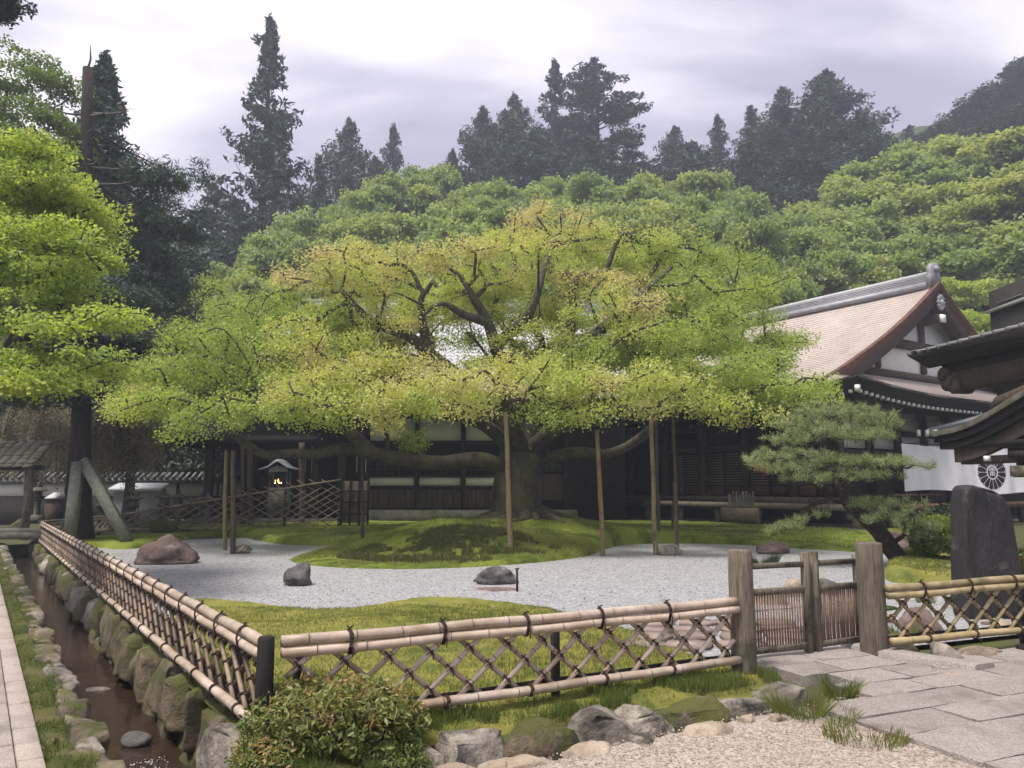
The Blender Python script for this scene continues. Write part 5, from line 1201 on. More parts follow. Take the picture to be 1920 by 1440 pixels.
# ------------------------------------------------------------------ far left: wall, lanterns, stall, arbour
LW = 34.0
tw2 = root('garden_wall', (-18, LW, 0), 'long low plaster wall with tiled coping far behind the cedar', 'wall')
def lbox(name, u0, u1, v0, v1, m, d=.3, y=0.0, par=tw2): a = at(u0, v1, LW + y); b = at(u1, v0, LW + y); mb = MB(); mb.box(((a.x + b.x) / 2, LW + y + d / 2, (a.z + b.z) / 2), (b.x - a.x, d, b.z - a.z)); return obj(name, mb, m, par)
lbox('plaster', -60, 452, 907, 930, m_plaster, .3); lbox('base', -60, 452, 930, 985, m_darkw, .34, -.02); lbox('coping', -60, 452, 896, 906.5, m_dtile, .7, -.2)
for u in (46, 120, 250, 330, 405): lbox('post', u, u + 6, 906.6, 930, m_darkw, .36, -.04)
mb = MB(); a = at(-60, 898, LW - .2); b = at(452, 898, LW - .2)
x = a.x
while x < b.x: mb.tube([(x, LW - .32, a.z + .02), (x, LW + .12, a.z + .26)], .07, 5); x += .28
obj('coping_tiles', mb, m_dtile, tw2)
def lantern(px, py, Y, H, label, seed):
    p = at(px, py, Y); o = root('stone_lantern', p, label, 'lantern', 'stone lanterns at the back'); s = H / 1.5; q = Vector(p)
    mb = MB(); mb.lathe([(.30 * s, 0), (.30 * s, .14 * s), (.22 * s, .2 * s)], q, 8); obj('base', mb, m_lstone, o)
    mb = MB(); mb.lathe([(.13 * s, .2 * s), (.115 * s, .5 * s), (.13 * s, .78 * s)], q, 10); obj('shaft', mb, m_lstone, o)
    mb = MB(); mb.lathe([(.16 * s, .78 * s), (.27 * s, .86 * s), (.27 * s, .92 * s)], q, 6); obj('platform', mb, m_lstone, o)
    mb = MB(); mb.lathe([(.17 * s, .92 * s), (.18 * s, 1.14 * s)], q, 6); obj('fire_box', mb, m_lstone, o)
    mb = MB(); mb.lathe([(.18 * s, 1.14 * s), (.40 * s, 1.16 * s), (.38 * s, 1.20 * s), (.14 * s, 1.32 * s)], q, 6); obj('cap', mb, m_lstone, o)
    mb = MB(); mb.lathe([(.09 * s, 1.32 * s), (.10 * s, 1.38 * s), (.07 * s, 1.40 * s), (.10 * s, 1.46 * s), (.02 * s, 1.54 * s)], q, 8); obj('finial', mb, m_lstone, o)
lantern(246, 992, 27.5, 1.35, 'stone lantern just right of the right stone prop before the white roofed stall', 1); lantern(304, 990, 28.2, 1.40, 'stone lantern behind the rear fence at the right end of the stall', 2); lantern(376, 985, 29.5, 1.2, 'smaller stone lantern behind the rear fence midway to the shrine', 3); lantern(186, 985, 30, .95, 'short stone lantern peeping between the two stone props', 4); lantern(332, 985, 30, 1.35, 'stone lantern next to the stall lantern on its right', 5); lantern(387, 984, 29.2, 1.2, 'stone lantern almost touching the smaller midway lantern', 6); lantern(68, 975, 27.5, 1.3, 'mossy stone lantern left of the cedar trunk beside the arbour post', 7)
st_ = root('stall', at(255, 985, 31), 'small grey stall with a bright white metal roof behind the rear fence', 'stall')
a = at(210, 985, 31); b = at(298, 921, 31); mb = MB(); mb.box(((a.x + b.x) / 2, 31.5, (a.z + b.z) / 2), (b.x - a.x, 1.0, b.z - a.z)); obj('body', mb, m_gal, st_)
mb = MB(); mb.box(((a.x + b.x) / 2 + .1, 30.99, (a.z + b.z) / 2), (.03, .02, b.z - a.z - .1)); obj('panel_seam', mb, m_darkw, st_)
a = at(205, 919.5, 30.9); b = at(303, 907, 30.9); mb = MB(); mb.prism([(a.x, 30.8, a.z), (a.x, 30.8, a.z + .08), (a.x, 31.6, a.z + .30), (a.x, 31.6, a.z + .2)], (b.x - a.x, 0, 0)); obj('roof', mb, m_metal, st_)
for u, v0, v1, lb_ in ((169, 908, 940, 'thin white upright rod between the cedar and the right stone prop'), (243, 896, 906, 'short white rod above the white roofed stall')):
    a = at(u, v1, 30.5); b = at(u, v0, 30.5); mb = MB(); mb.tube([a + Vector((0, 0, -.6 if v1 > 910 else -.1)), b], .035, 6); tag(obj('white_rod', mb, m_white), lb_, 'rod')
sp = root('stone_pillar', at(100, 985, 29), 'short brown pillar with a white pyramid cap left of the cedar trunk', 'pillar'); a = at(100, 985, 29)
mb = MB(); mb.box(a + Vector((0, 0, .42)), (.48, .48, 1.1)); obj('shaft', mb, m_brownw, sp); mb = MB(); mb.prism([a + Vector((-.3, -.3, .98)), a + Vector((.3, -.3, .98)), a + Vector((0, -.1, 1.22))], (0, .6, 0)); obj('cap', mb, m_white, sp)
ab = root('arbour', at(55, 1003, 24.5), 'small open arbour with a rough shingled roof and one leaning post at the left edge', 'arbour'); a = at(46, 990, 24.5); t = at(56, 868, 24.5)
mb = MB(); mb.tube([a + Vector((0, 0, -.6)), a.lerp(t, .5) + Vector((.03, 0, 0)), t], .13, 8); obj('post', mb, m_greyw, ab)
mb = MB(); mb.tube([a + Vector((-3.2, .3, -.6)), t + Vector((-3.2, .3, 0))], .13, 8); obj('post', mb, m_greyw, ab)
rz_ = at(60, 872, 24.5).z; rs_ = obj('roof', MB().beam((at(75, 872, 24.5).x - 4, 24.6, rz_ - .08), (at(75, 872, 24.5).x, 24.6, rz_ - .08), .14, .14), m_darkw, ab)
for k in range(9):
    for j in range(14):
        x = at(68, 872, 24.5).x - .30 * j - .03 * k; mb = MB(); mb.box((x, 24.1 + .17 * k, rz_ - .02 + .095 * k + random.uniform(-.015, .015)), (.27, .26, .05), ((1, 0, 0), (0, .9, .42), (0, -.42, .9))); obj('shingle', mb, m_thatch, rs_)
# two stone props against the cedar
for k, (bx, by, Yb, tx, ty, Yt, lb_) in enumerate(((131, 1003, 21.0, 147, 868, 21.7, 'nearly upright grey stone prop leaning on the cedar trunk'), (240, 1008, 21.0, 157, 864, 21.8, 'slanting grey stone prop leaning on the right side of the cedar trunk'))):
    mb = MB(); b = at(bx, by, Yb); t = at(tx, ty, Yt); b.z -= .1; mb.beam(b, t, .26, .24, (0, -1, .2)); tag(obj('stone_prop', mb, mat('prop_stone', (.13, .14, .11), (.24, .25, .20), 9, .9, .6, 40, rnd=.05)), lb_, 'prop', 'stone props of the cedar')
# ------------------------------------------------------------------ trees
lm_gold = leafmat('maple_leaf', [(.25, .335, .07), (.325, .40, .085), (.41, .45, .11), (.475, .455, .17), (.49, .42, .235)], .5, 1.55)
lm_bright = leafmat('bright_maple_leaf', [(.17, .26, .05), (.27, .355, .07), (.38, .44, .09), (.45, .45, .12)], .5, 1.5)
lm_hill = leafmat('hill_maple_leaf', [(.135, .21, .075), (.20, .28, .095), (.265, .33, .11), (.32, .355, .12)], .5, 1.5)
lm_pale = leafmat('pale_maple_leaf', [(.10, .165, .03), (.14, .20, .04), (.19, .23, .05)], .45, 1.3)
lm_con = leafmat('conifer_spray', [(.022, .042, .034), (.042, .070, .052), (.07, .105, .068)], .12, 1.0)
lm_pine = leafmat('pine_needle', [(.13, .18, .085), (.22, .28, .12), (.33, .38, .17), (.40, .20, .11)], .4, 1.3)
lm_wp = leafmat('weeping_cherry_spray', [(.13, .15, .06), (.26, .23, .16), (.38, .31, .25)], .45, 1.2)
lm_aza = leafmat('azalea_leaf', [(.10, .14, .03), (.20, .225, .055), (.30, .28, .10), (.50, .2, .1)], .4, 1.3)
lm_topi = leafmat('clipped_leaf', [(.06, .11, .014), (.15, .23, .02), (.28, .34, .035)], .4, 1.3)

def pads_px(L): return [(np.array(at(px, py, Y)), rx, rx, rz, t) for px, py, Y, rx, rz, t in L]
def limb_px(L, r0, r1): return ([tuple(at(*q)) for q in L], r0, r1)
# the old maple -------------------------------------------------------
mp_pads = pads_px([
 (1030, 425, 23, 1.5, .45, .95), (960, 468, 22, 1.4, .45, .65), (1100, 462, 23, 1.5, .5, .6), (1190, 472, 23, 1.5, .5, .3), (1280, 478, 24, 1.5, .55, .1), (1370, 500, 24, 1.4, .55, .05), (1425, 555, 24.5, 1.1, .55, 0),
 (870, 488, 21.5, 1.3, .45, .75), (790, 498, 21, 1.1, .4, .8), (705, 515, 21, 1.1, .4, .8), (635, 492, 20.5, 1.2, .4, 1), (572, 528, 20.5, .85, .3, 1), (660, 545, 20.5, 1.1, .35, .8),
 (900, 545, 22.4, 1.4, .35, .6), (1010, 528, 22.4, 1.4, .35, .6), (1120, 540, 22, 1.3, .35, .95), (1195, 580, 20, 1.2, .45, .8), (1290, 560, 22, 1.6, .55, .1), (1380, 605, 23, 1.5, .55, .05), (1445, 655, 23.5, 1.1, .5, .05), (1330, 655, 21, 1.4, .45, .08), (1410, 715, 21, 1.3, .45, .12), (1230, 640, 20, 1.2, .4, .5),
 (780, 575, 21.8, 1.2, .3, .6), (730, 615, 21, 1.2, .3, .6), (630, 600, 21, 1.3, .4, .3), (525, 575, 22, 1.2, .45, .1), (440, 592, 22.5, 1.1, .45, .05), (395, 560, 23, .7, .45, .05), (370, 640, 22, 1.1, .45, .05), (470, 650, 21.5, 1.3, .45, .1), (560, 660, 20.5, 1.3, .4, .45), (640, 690, 19.5, 1.3, .4, .75), (735, 690, 19, 1.2, .4, .75),
 (235, 775, 19, 1.0, .35, .45), (320, 765, 18.5, 1.2, .4, .25), (415, 790, 18, 1.1, .4, .15), (350, 815, 18, .7, .3, .1), (495, 770, 18.5, 1.2, .4, .25), (575, 788, 18, 1.1, .35, .3), (655, 765, 17.5, 1.1, .35, .5), (735, 755, 17, 1.0, .35, .8), (705, 795, 17, .55, .25, .8), (815, 730, 17.5, 1.1, .35, .8), (900, 725, 17, 1.1, .35, .8), (880, 768, 16.8, .7, .25, .7), (975, 700, 17.5, 1.1, .4, .7), (1040, 735, 17.5, .9, .35, .5), (1010, 790, 17.5, .5, .35, .1), (1100, 730, 17.5, 1.1, .4, .5), (1125, 778, 17.3, .8, .25, .4), (1190, 728, 17.5, 1.1, .4, .6), (1210, 772, 17.3, .7, .25, .7), (1270, 748, 18, 1.1, .35, .6), (1335, 770, 18, 1.0, .35, .6), (1395, 785, 18, .8, .3, .5), (1330, 715, 19, 1.2, .35, .3), (1465, 745, 19.5, 1.0, .35, .2),
 (520, 720, 20, 1.3, .35, .4), (420, 720, 20, 1.2, .35, .3), (310, 705, 20.5, 1.1, .35, .55), (270, 745, 19.5, .9, .3, .6), (600, 730, 19, 1.1, .3, .5), (790, 835, 21.5, .8, .25, 0), (860, 640, 24, 1.0, .3, .1), (1080, 680, 20, 1.2, .35, .15), (1160, 660, 21, 1.2, .35, .1), (1250, 700, 20, 1.2, .35, .2),
 (560, 620, 26, 1.8, .6, .1), (760, 560, 26.5, 1.6, .5, .2), (1000, 480, 26.5, 2, .6, .2), (1180, 530, 26.5, 2, .6, .1), (1300, 620, 26, 1.8, .6, 0), (690, 735, 24, 1.5, .4, .0), (480, 760, 23, 1.5, .4, .05), (1120, 735, 24, 1.4, .4, 0), (1260, 745, 23.5, 1.5, .4, 0), (1390, 740, 23, 1.4, .4, 0)])
_sil = ([200, 300, 350, 400, 540, 640, 800, 900, 1030, 1200, 1300, 1400, 1470, 1500, 1530], [770, 700, 610, 560, 490, 455, 465, 445, 405, 435, 445, 475, 560, 680, 745])
_r = random.Random(5); _fill = []
while len(_fill) < 110:
    px = _r.uniform(260, 1490); top = float(np.interp(px, *_sil)) + 22; v = top + (770 - top) * _r.random(); 
    if 790 < px < 950 and 610 < v < 685: continue
    e = (v - top) / max(1, 770 - top); Y = 22.5 + _r.uniform(-1, 1) * 3.2 - 2.2 * e
    if 680 < px < 1270 and 500 < v < 690: Y = _r.uniform(23, 26)
    g = .08 if px > 1270 or px < 480 else .35 + .4 * _r.random()
    _fill.append((px, v, Y, _r.uniform(.7, 1.2), _r.uniform(.35, .6), g * (.5 if Y > 23.5 else 1)))
for px, v, Y in ((600, 610, 25), (660, 570, 25), (560, 650, 25), (640, 660, 24.5), (720, 640, 25), (750, 600, 25.5), (700, 690, 24), (770, 685, 24), (985, 610, 25), (960, 560, 25.5), (1050, 600, 25), (1010, 660, 24.5), (1120, 610, 25), (1100, 680, 24), (1180, 680, 24), (830, 590, 25.5), (880, 575, 25.5), (955, 690, 24), (740, 545, 25), (1190, 620, 25), (560, 700, 23), (480, 700, 23), (640, 715, 22)): _fill.append((px, v, Y, 1.15, .45, .15 + .3 * _r.random()))
for px, v, Y in ((730, 660, 21.5), (770, 640, 21.3), (745, 600, 21), (700, 640, 20.5), (815, 600, 21.2), (860, 605, 22.6), (900, 595, 22.8), (960, 640, 21.4), (1000, 620, 21), (1050, 640, 21.2), (1090, 600, 21), (1130, 650, 20.8), (1170, 620, 21), (1080, 700, 20.5), (1010, 690, 20.8), (960, 585, 21.8), (760, 690, 20.5), (1150, 560, 21.5), (1060, 560, 22), (660, 620, 21), (600, 660, 21), (660, 680, 20.5), (840, 700, 21), (900, 690, 21.2)): _fill.append((px, v, Y, .75, .34, .25 + .45 * _r.random()))
mp_pads = [(c, a, b, rz * 1.35, t) for c, a, b, rz, t in mp_pads] + pads_px(_fill)
mp_pts, mp_t = pad_points(mp_pads, 12.0, 3, .25)
limbs = [limb_px([(968, 985, 22.5), (968, 960, 22.4), (970, 920, 22.3), (975, 880, 22.2), (980, 845, 22.2)], .82, .62),
 limb_px([(980, 845, 22.2), (945, 800, 22), (895, 750, 21.8), (850, 700, 21.5), (800, 660, 21.2), (765, 630, 21), (700, 605, 20.8), (640, 545, 20.7)], .33, .07),
 limb_px([(975, 850, 22.2), (960, 770, 22.2), (948, 700, 22.1), (930, 650, 22), (915, 605, 21.8), (890, 560, 21.6), (860, 515, 21.5)], .34, .06),
 limb_px([(930, 650, 22), (955, 625, 21.6), (985, 600, 21.2), (1005, 560, 20.8), (1020, 500, 21), (1030, 440, 22)], .20, .05),
 limb_px([(915, 605, 21.8), (870, 590, 21.2), (830, 570, 20.8), (790, 590, 20.4)], .15, .04),
 limb_px([(980, 848, 22.2), (1015, 760, 22.2), (1035, 680, 22), (1060, 645, 21.8), (1110, 630, 21.5), (1160, 590, 21.3), (1210, 545, 21.2), (1260, 500, 22)], .31, .06),
 limb_px([(1035, 680, 22), (1075, 650, 21.2), (1130, 655, 20.8), (1190, 630, 20.5), (1240, 640, 20.4)], .20, .05),
 limb_px([(1060, 645, 21.8), (1150, 640, 22.6), (1230, 640, 23), (1310, 600, 23.2), (1370, 560, 23.6)], .20, .05),
 limb_px([(800, 660, 21.2), (795, 610, 21), (790, 560, 20.8), (815, 530, 20.6)], .16, .05),
 limb_px([(965, 885, 22.2), (900, 862, 21.6), (830, 868, 21.2), (760, 862, 20.8), (700, 850, 20.6), (640, 842, 20.4), (590, 852, 20.2), (545, 850, 20), (500, 853, 19.9), (470, 838, 19.6), (445, 820, 19.2), (420, 795, 18.6)], .23, .07),
 limb_px([(985, 870, 22.2), (1040, 855, 21.7), (1085, 848, 21.2), (1130, 852, 20.6), (1165, 842, 19.8), (1195, 825, 19.2), (1225, 800, 18.6)], .19, .08),
 limb_px([(955, 840, 22), (920, 805, 21), (880, 785, 20), (830, 775, 19), (790, 750, 18.2), (745, 745, 17.5)], .22, .05),
 limb_px([(980, 845, 22.2), (960, 800, 20.6), (955, 765, 18.8), (950, 752, 17.4), (985, 745, 17.3)], .26, .05),
 limb_px([(990, 845, 22.2), (1050, 800, 20.8), (1090, 790, 19.4), (1118, 790, 18.0), (1150, 760, 17.6)], .24, .05),
 limb_px([(700, 850, 20.6), (640, 800, 20.2), (560, 760, 19.8), (480, 740, 19.6), (400, 735, 19.8), (320, 740, 19.4)], .15, .05)]
mt = root('maple_tree', limbs[0][0][1], 'huge old spreading maple with golden tinged spring leaves propped up on poles', 'tree')
obj('trunk', grow(limbs, mp_pts, .30, .021, 2.3, seed=4, wig=.06).mesh('trunk', True), m_bark, mt)
V, Q, T_ = leaves(mp_pts, 135, .38, .13, .071, np.clip(mp_t * .97 + .2 * (fnoise(mp_pts[:, 0] * .9, mp_pts[:, 2] * 1.7) - .47) + rng.normal(size=len(mp_t)) * .11, 0, 1) , 5, .25, .66, .20, .06)
obj('crown', mk_mesh('crown', V, Q, tint=T_), lm_gold, mt)
def roots_():
    mb = MB(); b = at(968, 968, 22.4)
    for a, l in ((-.5, 2.0), (.2, 2.4), (-2.6, 1.6), (-1.5, 1.5), (-2.1, 1.2), (3.0, 1.5), (-.9, 1.3)):
        P = []
        for t in (0, .25, .5, .75, 1): x = b.x + math.cos(a + .3 * math.sin(t * 4)) * l * t * .9; y = b.y + math.sin(a) * l * t; z, sd = h_rear(x, y); P.append((x, y, max(z[0], .1) + .55 * (1 - t) ** 3 - .03))
        mb.tube(catmull(P, 4), np.linspace(.30, .05, 17), 8)
    return mb.mesh('roots', True)
obj('roots', roots_(), m_bark, mt)

# bright maple at the left, and the paler one above and behind it --------
def simple_tree(name, label, padsL, trunk, dens, per, spread, size, lm, seed, cat='tree', bark=None, tip=.010, upward=.42, group=None, thick=.07, droop=.22, bf=.3, flat=1.0):
    pads = [(c, a, b, rz * flat, q) for c, a, b, rz, q in pads_px(padsL)]; pts, t = pad_points(pads, dens, seed, .35); o = root(name, trunk[0][0][0], label, cat, group)
    obj('trunk', grow(trunk, pts, bf, tip, 2.2, seed=seed, wig=.05).mesh('trunk', True), bark or m_bark, o)
    V, Q, tt = leaves(pts, per, spread, thick, size, np.clip(t + .3 * (fnoise(pts[:, 0] * 1.1 + seed, pts[:, 2] * 2) - .47), 0, 1), seed, upward, .6, droop, .1); obj('crown', mk_mesh('crown', V, Q, tint=tt), lm, o); return o
tb = Vector((-12.2, 12.0, -.1)); _r = random.Random(12); _bp = []
for k in range(92):
    v = _r.uniform(270, 735); xr = float(np.interp(v, [270, 330, 400, 480, 560, 620, 680, 720, 750], [70, 115, 165, 195, 218, 232, 190, 110, 60]))
    px = xr - 6 - (xr + 90) * _r.random() ** 1.5; _bp.append((px, v, 12.6 - (v - 270) / 465 * 1.7 + _r.uniform(-.9, 1.2), _r.uniform(.35, .75), _r.uniform(.10, .22), _r.uniform(.2, .6)))
simple_tree('bright_maple', 'bright yellow green maple reaching in from beyond the left edge before the cedar',
 _bp,
 [([tb, tb + Vector((.1, 0, 1.6)), tb + Vector((.4, -.1, 2.8))], .20, .15), ([tb + Vector((.4, -.1, 2.8)), tb + Vector((1.3, -.2, 4.0)), tb + Vector((2.6, 0, 5.0))], .13, .05), ([tb + Vector((.4, -.1, 2.8)), tb + Vector((1.6, -.5, 3.3)), tb + Vector((3.0, -.8, 3.6))], .11, .05), ([tb + Vector((.4, -.1, 2.8)), tb + Vector((.6, .1, 4.4)), tb + Vector((1.0, .3, 5.6))], .12, .05)], 34, 62, .27, .070, lm_bright, 11, flat=1.0, thick=.05, droop=.40)
tb = Vector((-20, 24, -.1))
simple_tree('pale_maple', 'hazy pale green maple rising above the bright maple in the upper left corner',
 [(25, 120, 23, 1.2, .5, .4), (85, 175, 23, 1.1, .45, .4), (120, 160, 23, .9, .35, .4), (40, 215, 22.5, 1.3, .5, .4), (110, 250, 22.5, 1.1, .5, .4), (10, 270, 22, 1.3, .5, .4), (70, 290, 22, 1.2, .5, .5), (-50, 180, 23, 1.6, .6, .4), (-60, 300, 22, 1.6, .6, .4), (130, 300, 23, .7, .3, .5), (30, 340, 22, 1.2, .5, .5)],
 [([tb, tb + Vector((.3, 0, 4)), tb + Vector((1.0, -.2, 8))], .3, .2), ([tb + Vector((1.0, -.2, 8)), tb + Vector((3, -.4, 10)), tb + Vector((5, -.6, 11))], .16, .05)], 10, 150, .5, .11, lm_pale, 12)
# hillside maples: four shapes, copied --------------------------------
def gen_maple(seed, H=10.0, W=9.0, per=110, dens=1.1, lm=lm_hill, size=.245):
    r = np.random.default_rng(seed); pads = []
    for k in range(58):
        th = r.uniform(0, 6.283); ph = np.sqrt(r.random()); z = r.uniform(.28, 1.0); rad = W / 2 * (math.sqrt(max(0, 1 - ((z - .45) / .58) ** 2)) * .88) * (.45 + .55 * ph)
        pads.append((np.array([rad * math.cos(th), rad * math.sin(th), H * (z - .06)]), r.uniform(.8, 1.4), r.uniform(.8, 1.4), r.uniform(.45, .75), float(np.clip(r.normal(.45, .12), 0, 1))))
    pts, t = pad_points(pads, 6.5, seed, .4); pts = pts[: 620]; t = t[: 620]
    tr = [([(0, 0, -2), (0, 0, H * .12), (.1, 0, H * .28)], .26, .2), ([(.1, 0, H * .28), (-.9, .3, H * .5), (-1.6, .6, H * .75)], .13, .05), ([(.1, 0, H * .28), (.9, -.5, H * .5), (1.8, -.8, H * .72)], .13, .05), ([(.1, 0, H * .28), (.2, .4, H * .55), (-.1, .4, H * .85)], .14, .05)]
    V, Q, tt = leaves(pts, per, .62, .17, size, t + .25 * (fnoise(pts[:, 0] * .6 + seed, pts[:, 1] * .6) - .47), seed, .5, .62, .25, .10)
    return grow(tr, pts, .3, .02, 2.2, seed=seed, wig=.08, rmin_vis=.03).mesh('trunk', True), mk_mesh('crown', V, Q, tint=tt)
HM = [gen_maple(100 + k) for k in range(4)]
for a, b in HM: a.materials.append(m_bark); b.materials.append(lm_hill)
hm_yel = leafmat('hill_maple_leaf_gold', [(.16, .235, .07), (.235, .30, .09), (.295, .34, .11), (.34, .35, .12)], .5, 1.5)
ROWS = [('far row', 'pale', [(690, 362, 57, 150), (745, 338, 60, 160), (805, 318, 64, 150), (870, 372, 60, 150), (930, 352, 60, 180), (1000, 360, 58, 170), (1060, 346, 60, 180), (1140, 330, 58, 170), (1225, 338, 60, 190), (1320, 326, 60, 170), (1385, 368, 57, 130)]),
 ('middle row', 'mid green', [(440, 500, 46, 170), (520, 450, 48, 190), (610, 402, 52, 200), (700, 415, 50, 200), (800, 395, 52, 210), (890, 405, 50, 200), (980, 395, 50, 200), (1080, 385, 52, 200), (1190, 390, 50, 200), (1290, 385, 52, 200), (1380, 412, 48, 170), (1455, 432, 50, 200), (1540, 455, 50, 200), (1600, 500, 50, 190)]),
 ('near row', 'leafy green', [(430, 545, 42, 170), (540, 520, 42, 190), (640, 520, 42, 180), (760, 480, 43, 190), (870, 470, 43, 190), (1180, 460, 43, 190), (1300, 470, 43, 190), (1420, 490, 47, 200), (1500, 500, 49, 190)]),
 ('right slope', 'broad green', [(1520, 400, 56, 210), (1590, 345, 60, 230), (1650, 310, 64, 230), (1720, 282, 66, 230), (1830, 268, 62, 250), (1910, 262, 60, 260), (1560, 440, 54, 210), (1660, 385, 57, 240), (1760, 360, 56, 250), (1870, 345, 54, 270), (1640, 460, 52, 220), (1740, 440, 52, 250), (1850, 425, 50, 270), (1780, 520, 52, 220), (1880, 505, 48, 250), (1700, 500, 53, 220), (1940, 560, 46, 240), (1800, 590, 50, 200), (1980, 400, 52, 260)])]
r = random.Random(3)
for row, adj, L in ROWS:
    for k, (px, vt, Y, wpx) in enumerate(L):
        top = at(px, vt, Y); g = hill(top.x, Y) - .3; H = max(6.0, top.z - g); W = wpx * mpp(px, vt, Y); b = (k * 3 + len(row)) % 4
        if H > 15: g = top.z - 13; H = 13
        o = root('hill_maple', (top.x, Y, g), '%s spring maple on the wooded slope, %s from the left in the %s' % (adj, ordinal(k), row), 'tree', 'maples on the wooded slope', (0, 0, r.uniform(0, 6.28))); o.scale = (W * 1.4 / 9.0, W * 1.4 / 9.0, H / 9.85)
        for nm, me in (('trunk', HM[b][0]), ('crown', HM[b][1])):
            c = bpy.data.objects.new(nm, me); C.objects.link(c); c.parent = o
            if nm == 'crown' and (k % 5 == 3 or row == 'right slope' and k % 4 == 1): c.material_slots[0].link = 'OBJECT'; c.material_slots[0].material = hm_yel
# two small yellow green shrubs beside the gable ----------------------
for k, (px, py, Y, lb_) in enumerate(((1790, 545, 44, 'yellow green maple top right of the hall gable peak'), (1850, 610, 40, 'yellow green maple branch above the gate roof'))):
    simple_tree('gable_maple', lb_, [(px + dx, py + dy, Y, 1.2, .4, .5) for dx, dy in ((-40, -15), (0, 0), (35, 15), (-10, 25), (30, -10))], [([at(px, py + 120, Y), at(px, py + 60, Y), at(px, py + 20, Y)], .2, .08)], 6, 120, .6, .20, lm_bright, 21 + k)

# conifers ---------------------------------------------------------------
def gen_conifer(seed, H=25.0, W=9.0, shape=1.0, base=.12, nb=120, droop=.25, up=.2, per=26, size=.55, flat=.5, clump=.55, gap=.0, irregular=.35, tr=.35, crown_r=None):
    """whorls of branches on a straight trunk; clumps of needle sprays along every branch"""
    r = np.random.default_rng(seed); mb = MB(); mb.tube([(0, 0, -4), (0, 0, H * .4), (.1 * r.normal(), .1 * r.normal(), H * .985)], [tr * 1.2, tr * .8, .03], 8, False)
    pts = []; spr = []
    for k in range(nb):
        z = base + (1 - base) * (k + r.random()) / nb
        if r.random() < gap * math.sin(z * 9 + seed) ** 2: continue
        R_ = W / 2 * np.interp(z, *crown_r) if crown_r else W / 2 * (1 - z) ** shape
        l = R_ * (1 - irregular + 2 * irregular * r.random()) * (.6 if r.random() < .12 else 1); th = r.uniform(0, 6.283); d = np.array([math.cos(th), math.sin(th)])
        P = []
        for t in (0, .35, .7, 1.0): P.append((d[0] * l * t, d[1] * l * t, H * z - droop * l * t + up * l * t * t * 1.6))
        mb.tube(P, [.05 + .012 * l, .04, .025, .012], 3, False)
        n = max(2, int(l * 2.2))
        for j in range(n):
            t = .25 + .75 * (j + r.random()) / n; c = np.array([np.interp(t, (0, .35, .7, 1), [p[i] for p in P]) for i in range(3)]); s = clump * (.7 + .5 * (1 - t)) * (.5 + .35 * min(l, 2.5)); c[:2] += r.normal(size=2) * s * .4; pts.append(c); spr.append(clump * 1.1 * min(1, .22 + l / 2.6))
    pts = np.array(pts); V, Q, t = leaves(pts, per, np.array(spr), clump * (1 - flat) * .5, size, np.full(len(pts), .45), seed, flat * .6, .34, .15, .28)
    return mb.mesh('trunk', True), mk_mesh('crown', V, Q, tint=t)
CF = {'spire': gen_conifer(1, 26, 9, .8, .05, 210, .05, .45, 20, .50, .4, .48, .25, .42, .4),
      'cedar': gen_conifer(2, 24, 14, .6, .10, 120, .12, .10, 26, .50, .85, .60, .1, .38, .4, crown_r=([0, .15, .4, .6, .8, .93, 1], [.9, 1, .95, .75, .5, .28, .05])),
      'round': gen_conifer(3, 24, 10, .5, .10, 190, .08, .40, 28, .50, .3, .66, .1, .34, .4, crown_r=([0, .2, .45, .65, .8, .92, 1], [.85, 1, .90, .70, .46, .22, .03])),
      'sugi': gen_conifer(4, 26, 8, .7, .06, 170, .10, .40, 24, .50, .3, .58, .2, .42, .4, crown_r=([0, .3, .6, .8, .92, 1], [1, .9, .62, .40, .22, .03]))}
for a, b in CF.values(): a.materials.append(m_barkC); b.materials.append(lm_con)
WH = {'spire': (26, 9), 'cedar': (24, 14), 'round': (24, 10), 'sugi': (26, 8)}
NM = {'spire': 'tall ragged spire conifer', 'cedar': 'flat layered dark cedar', 'round': 'broad rounded dark conifer', 'sugi': 'pointed dark conifer'}
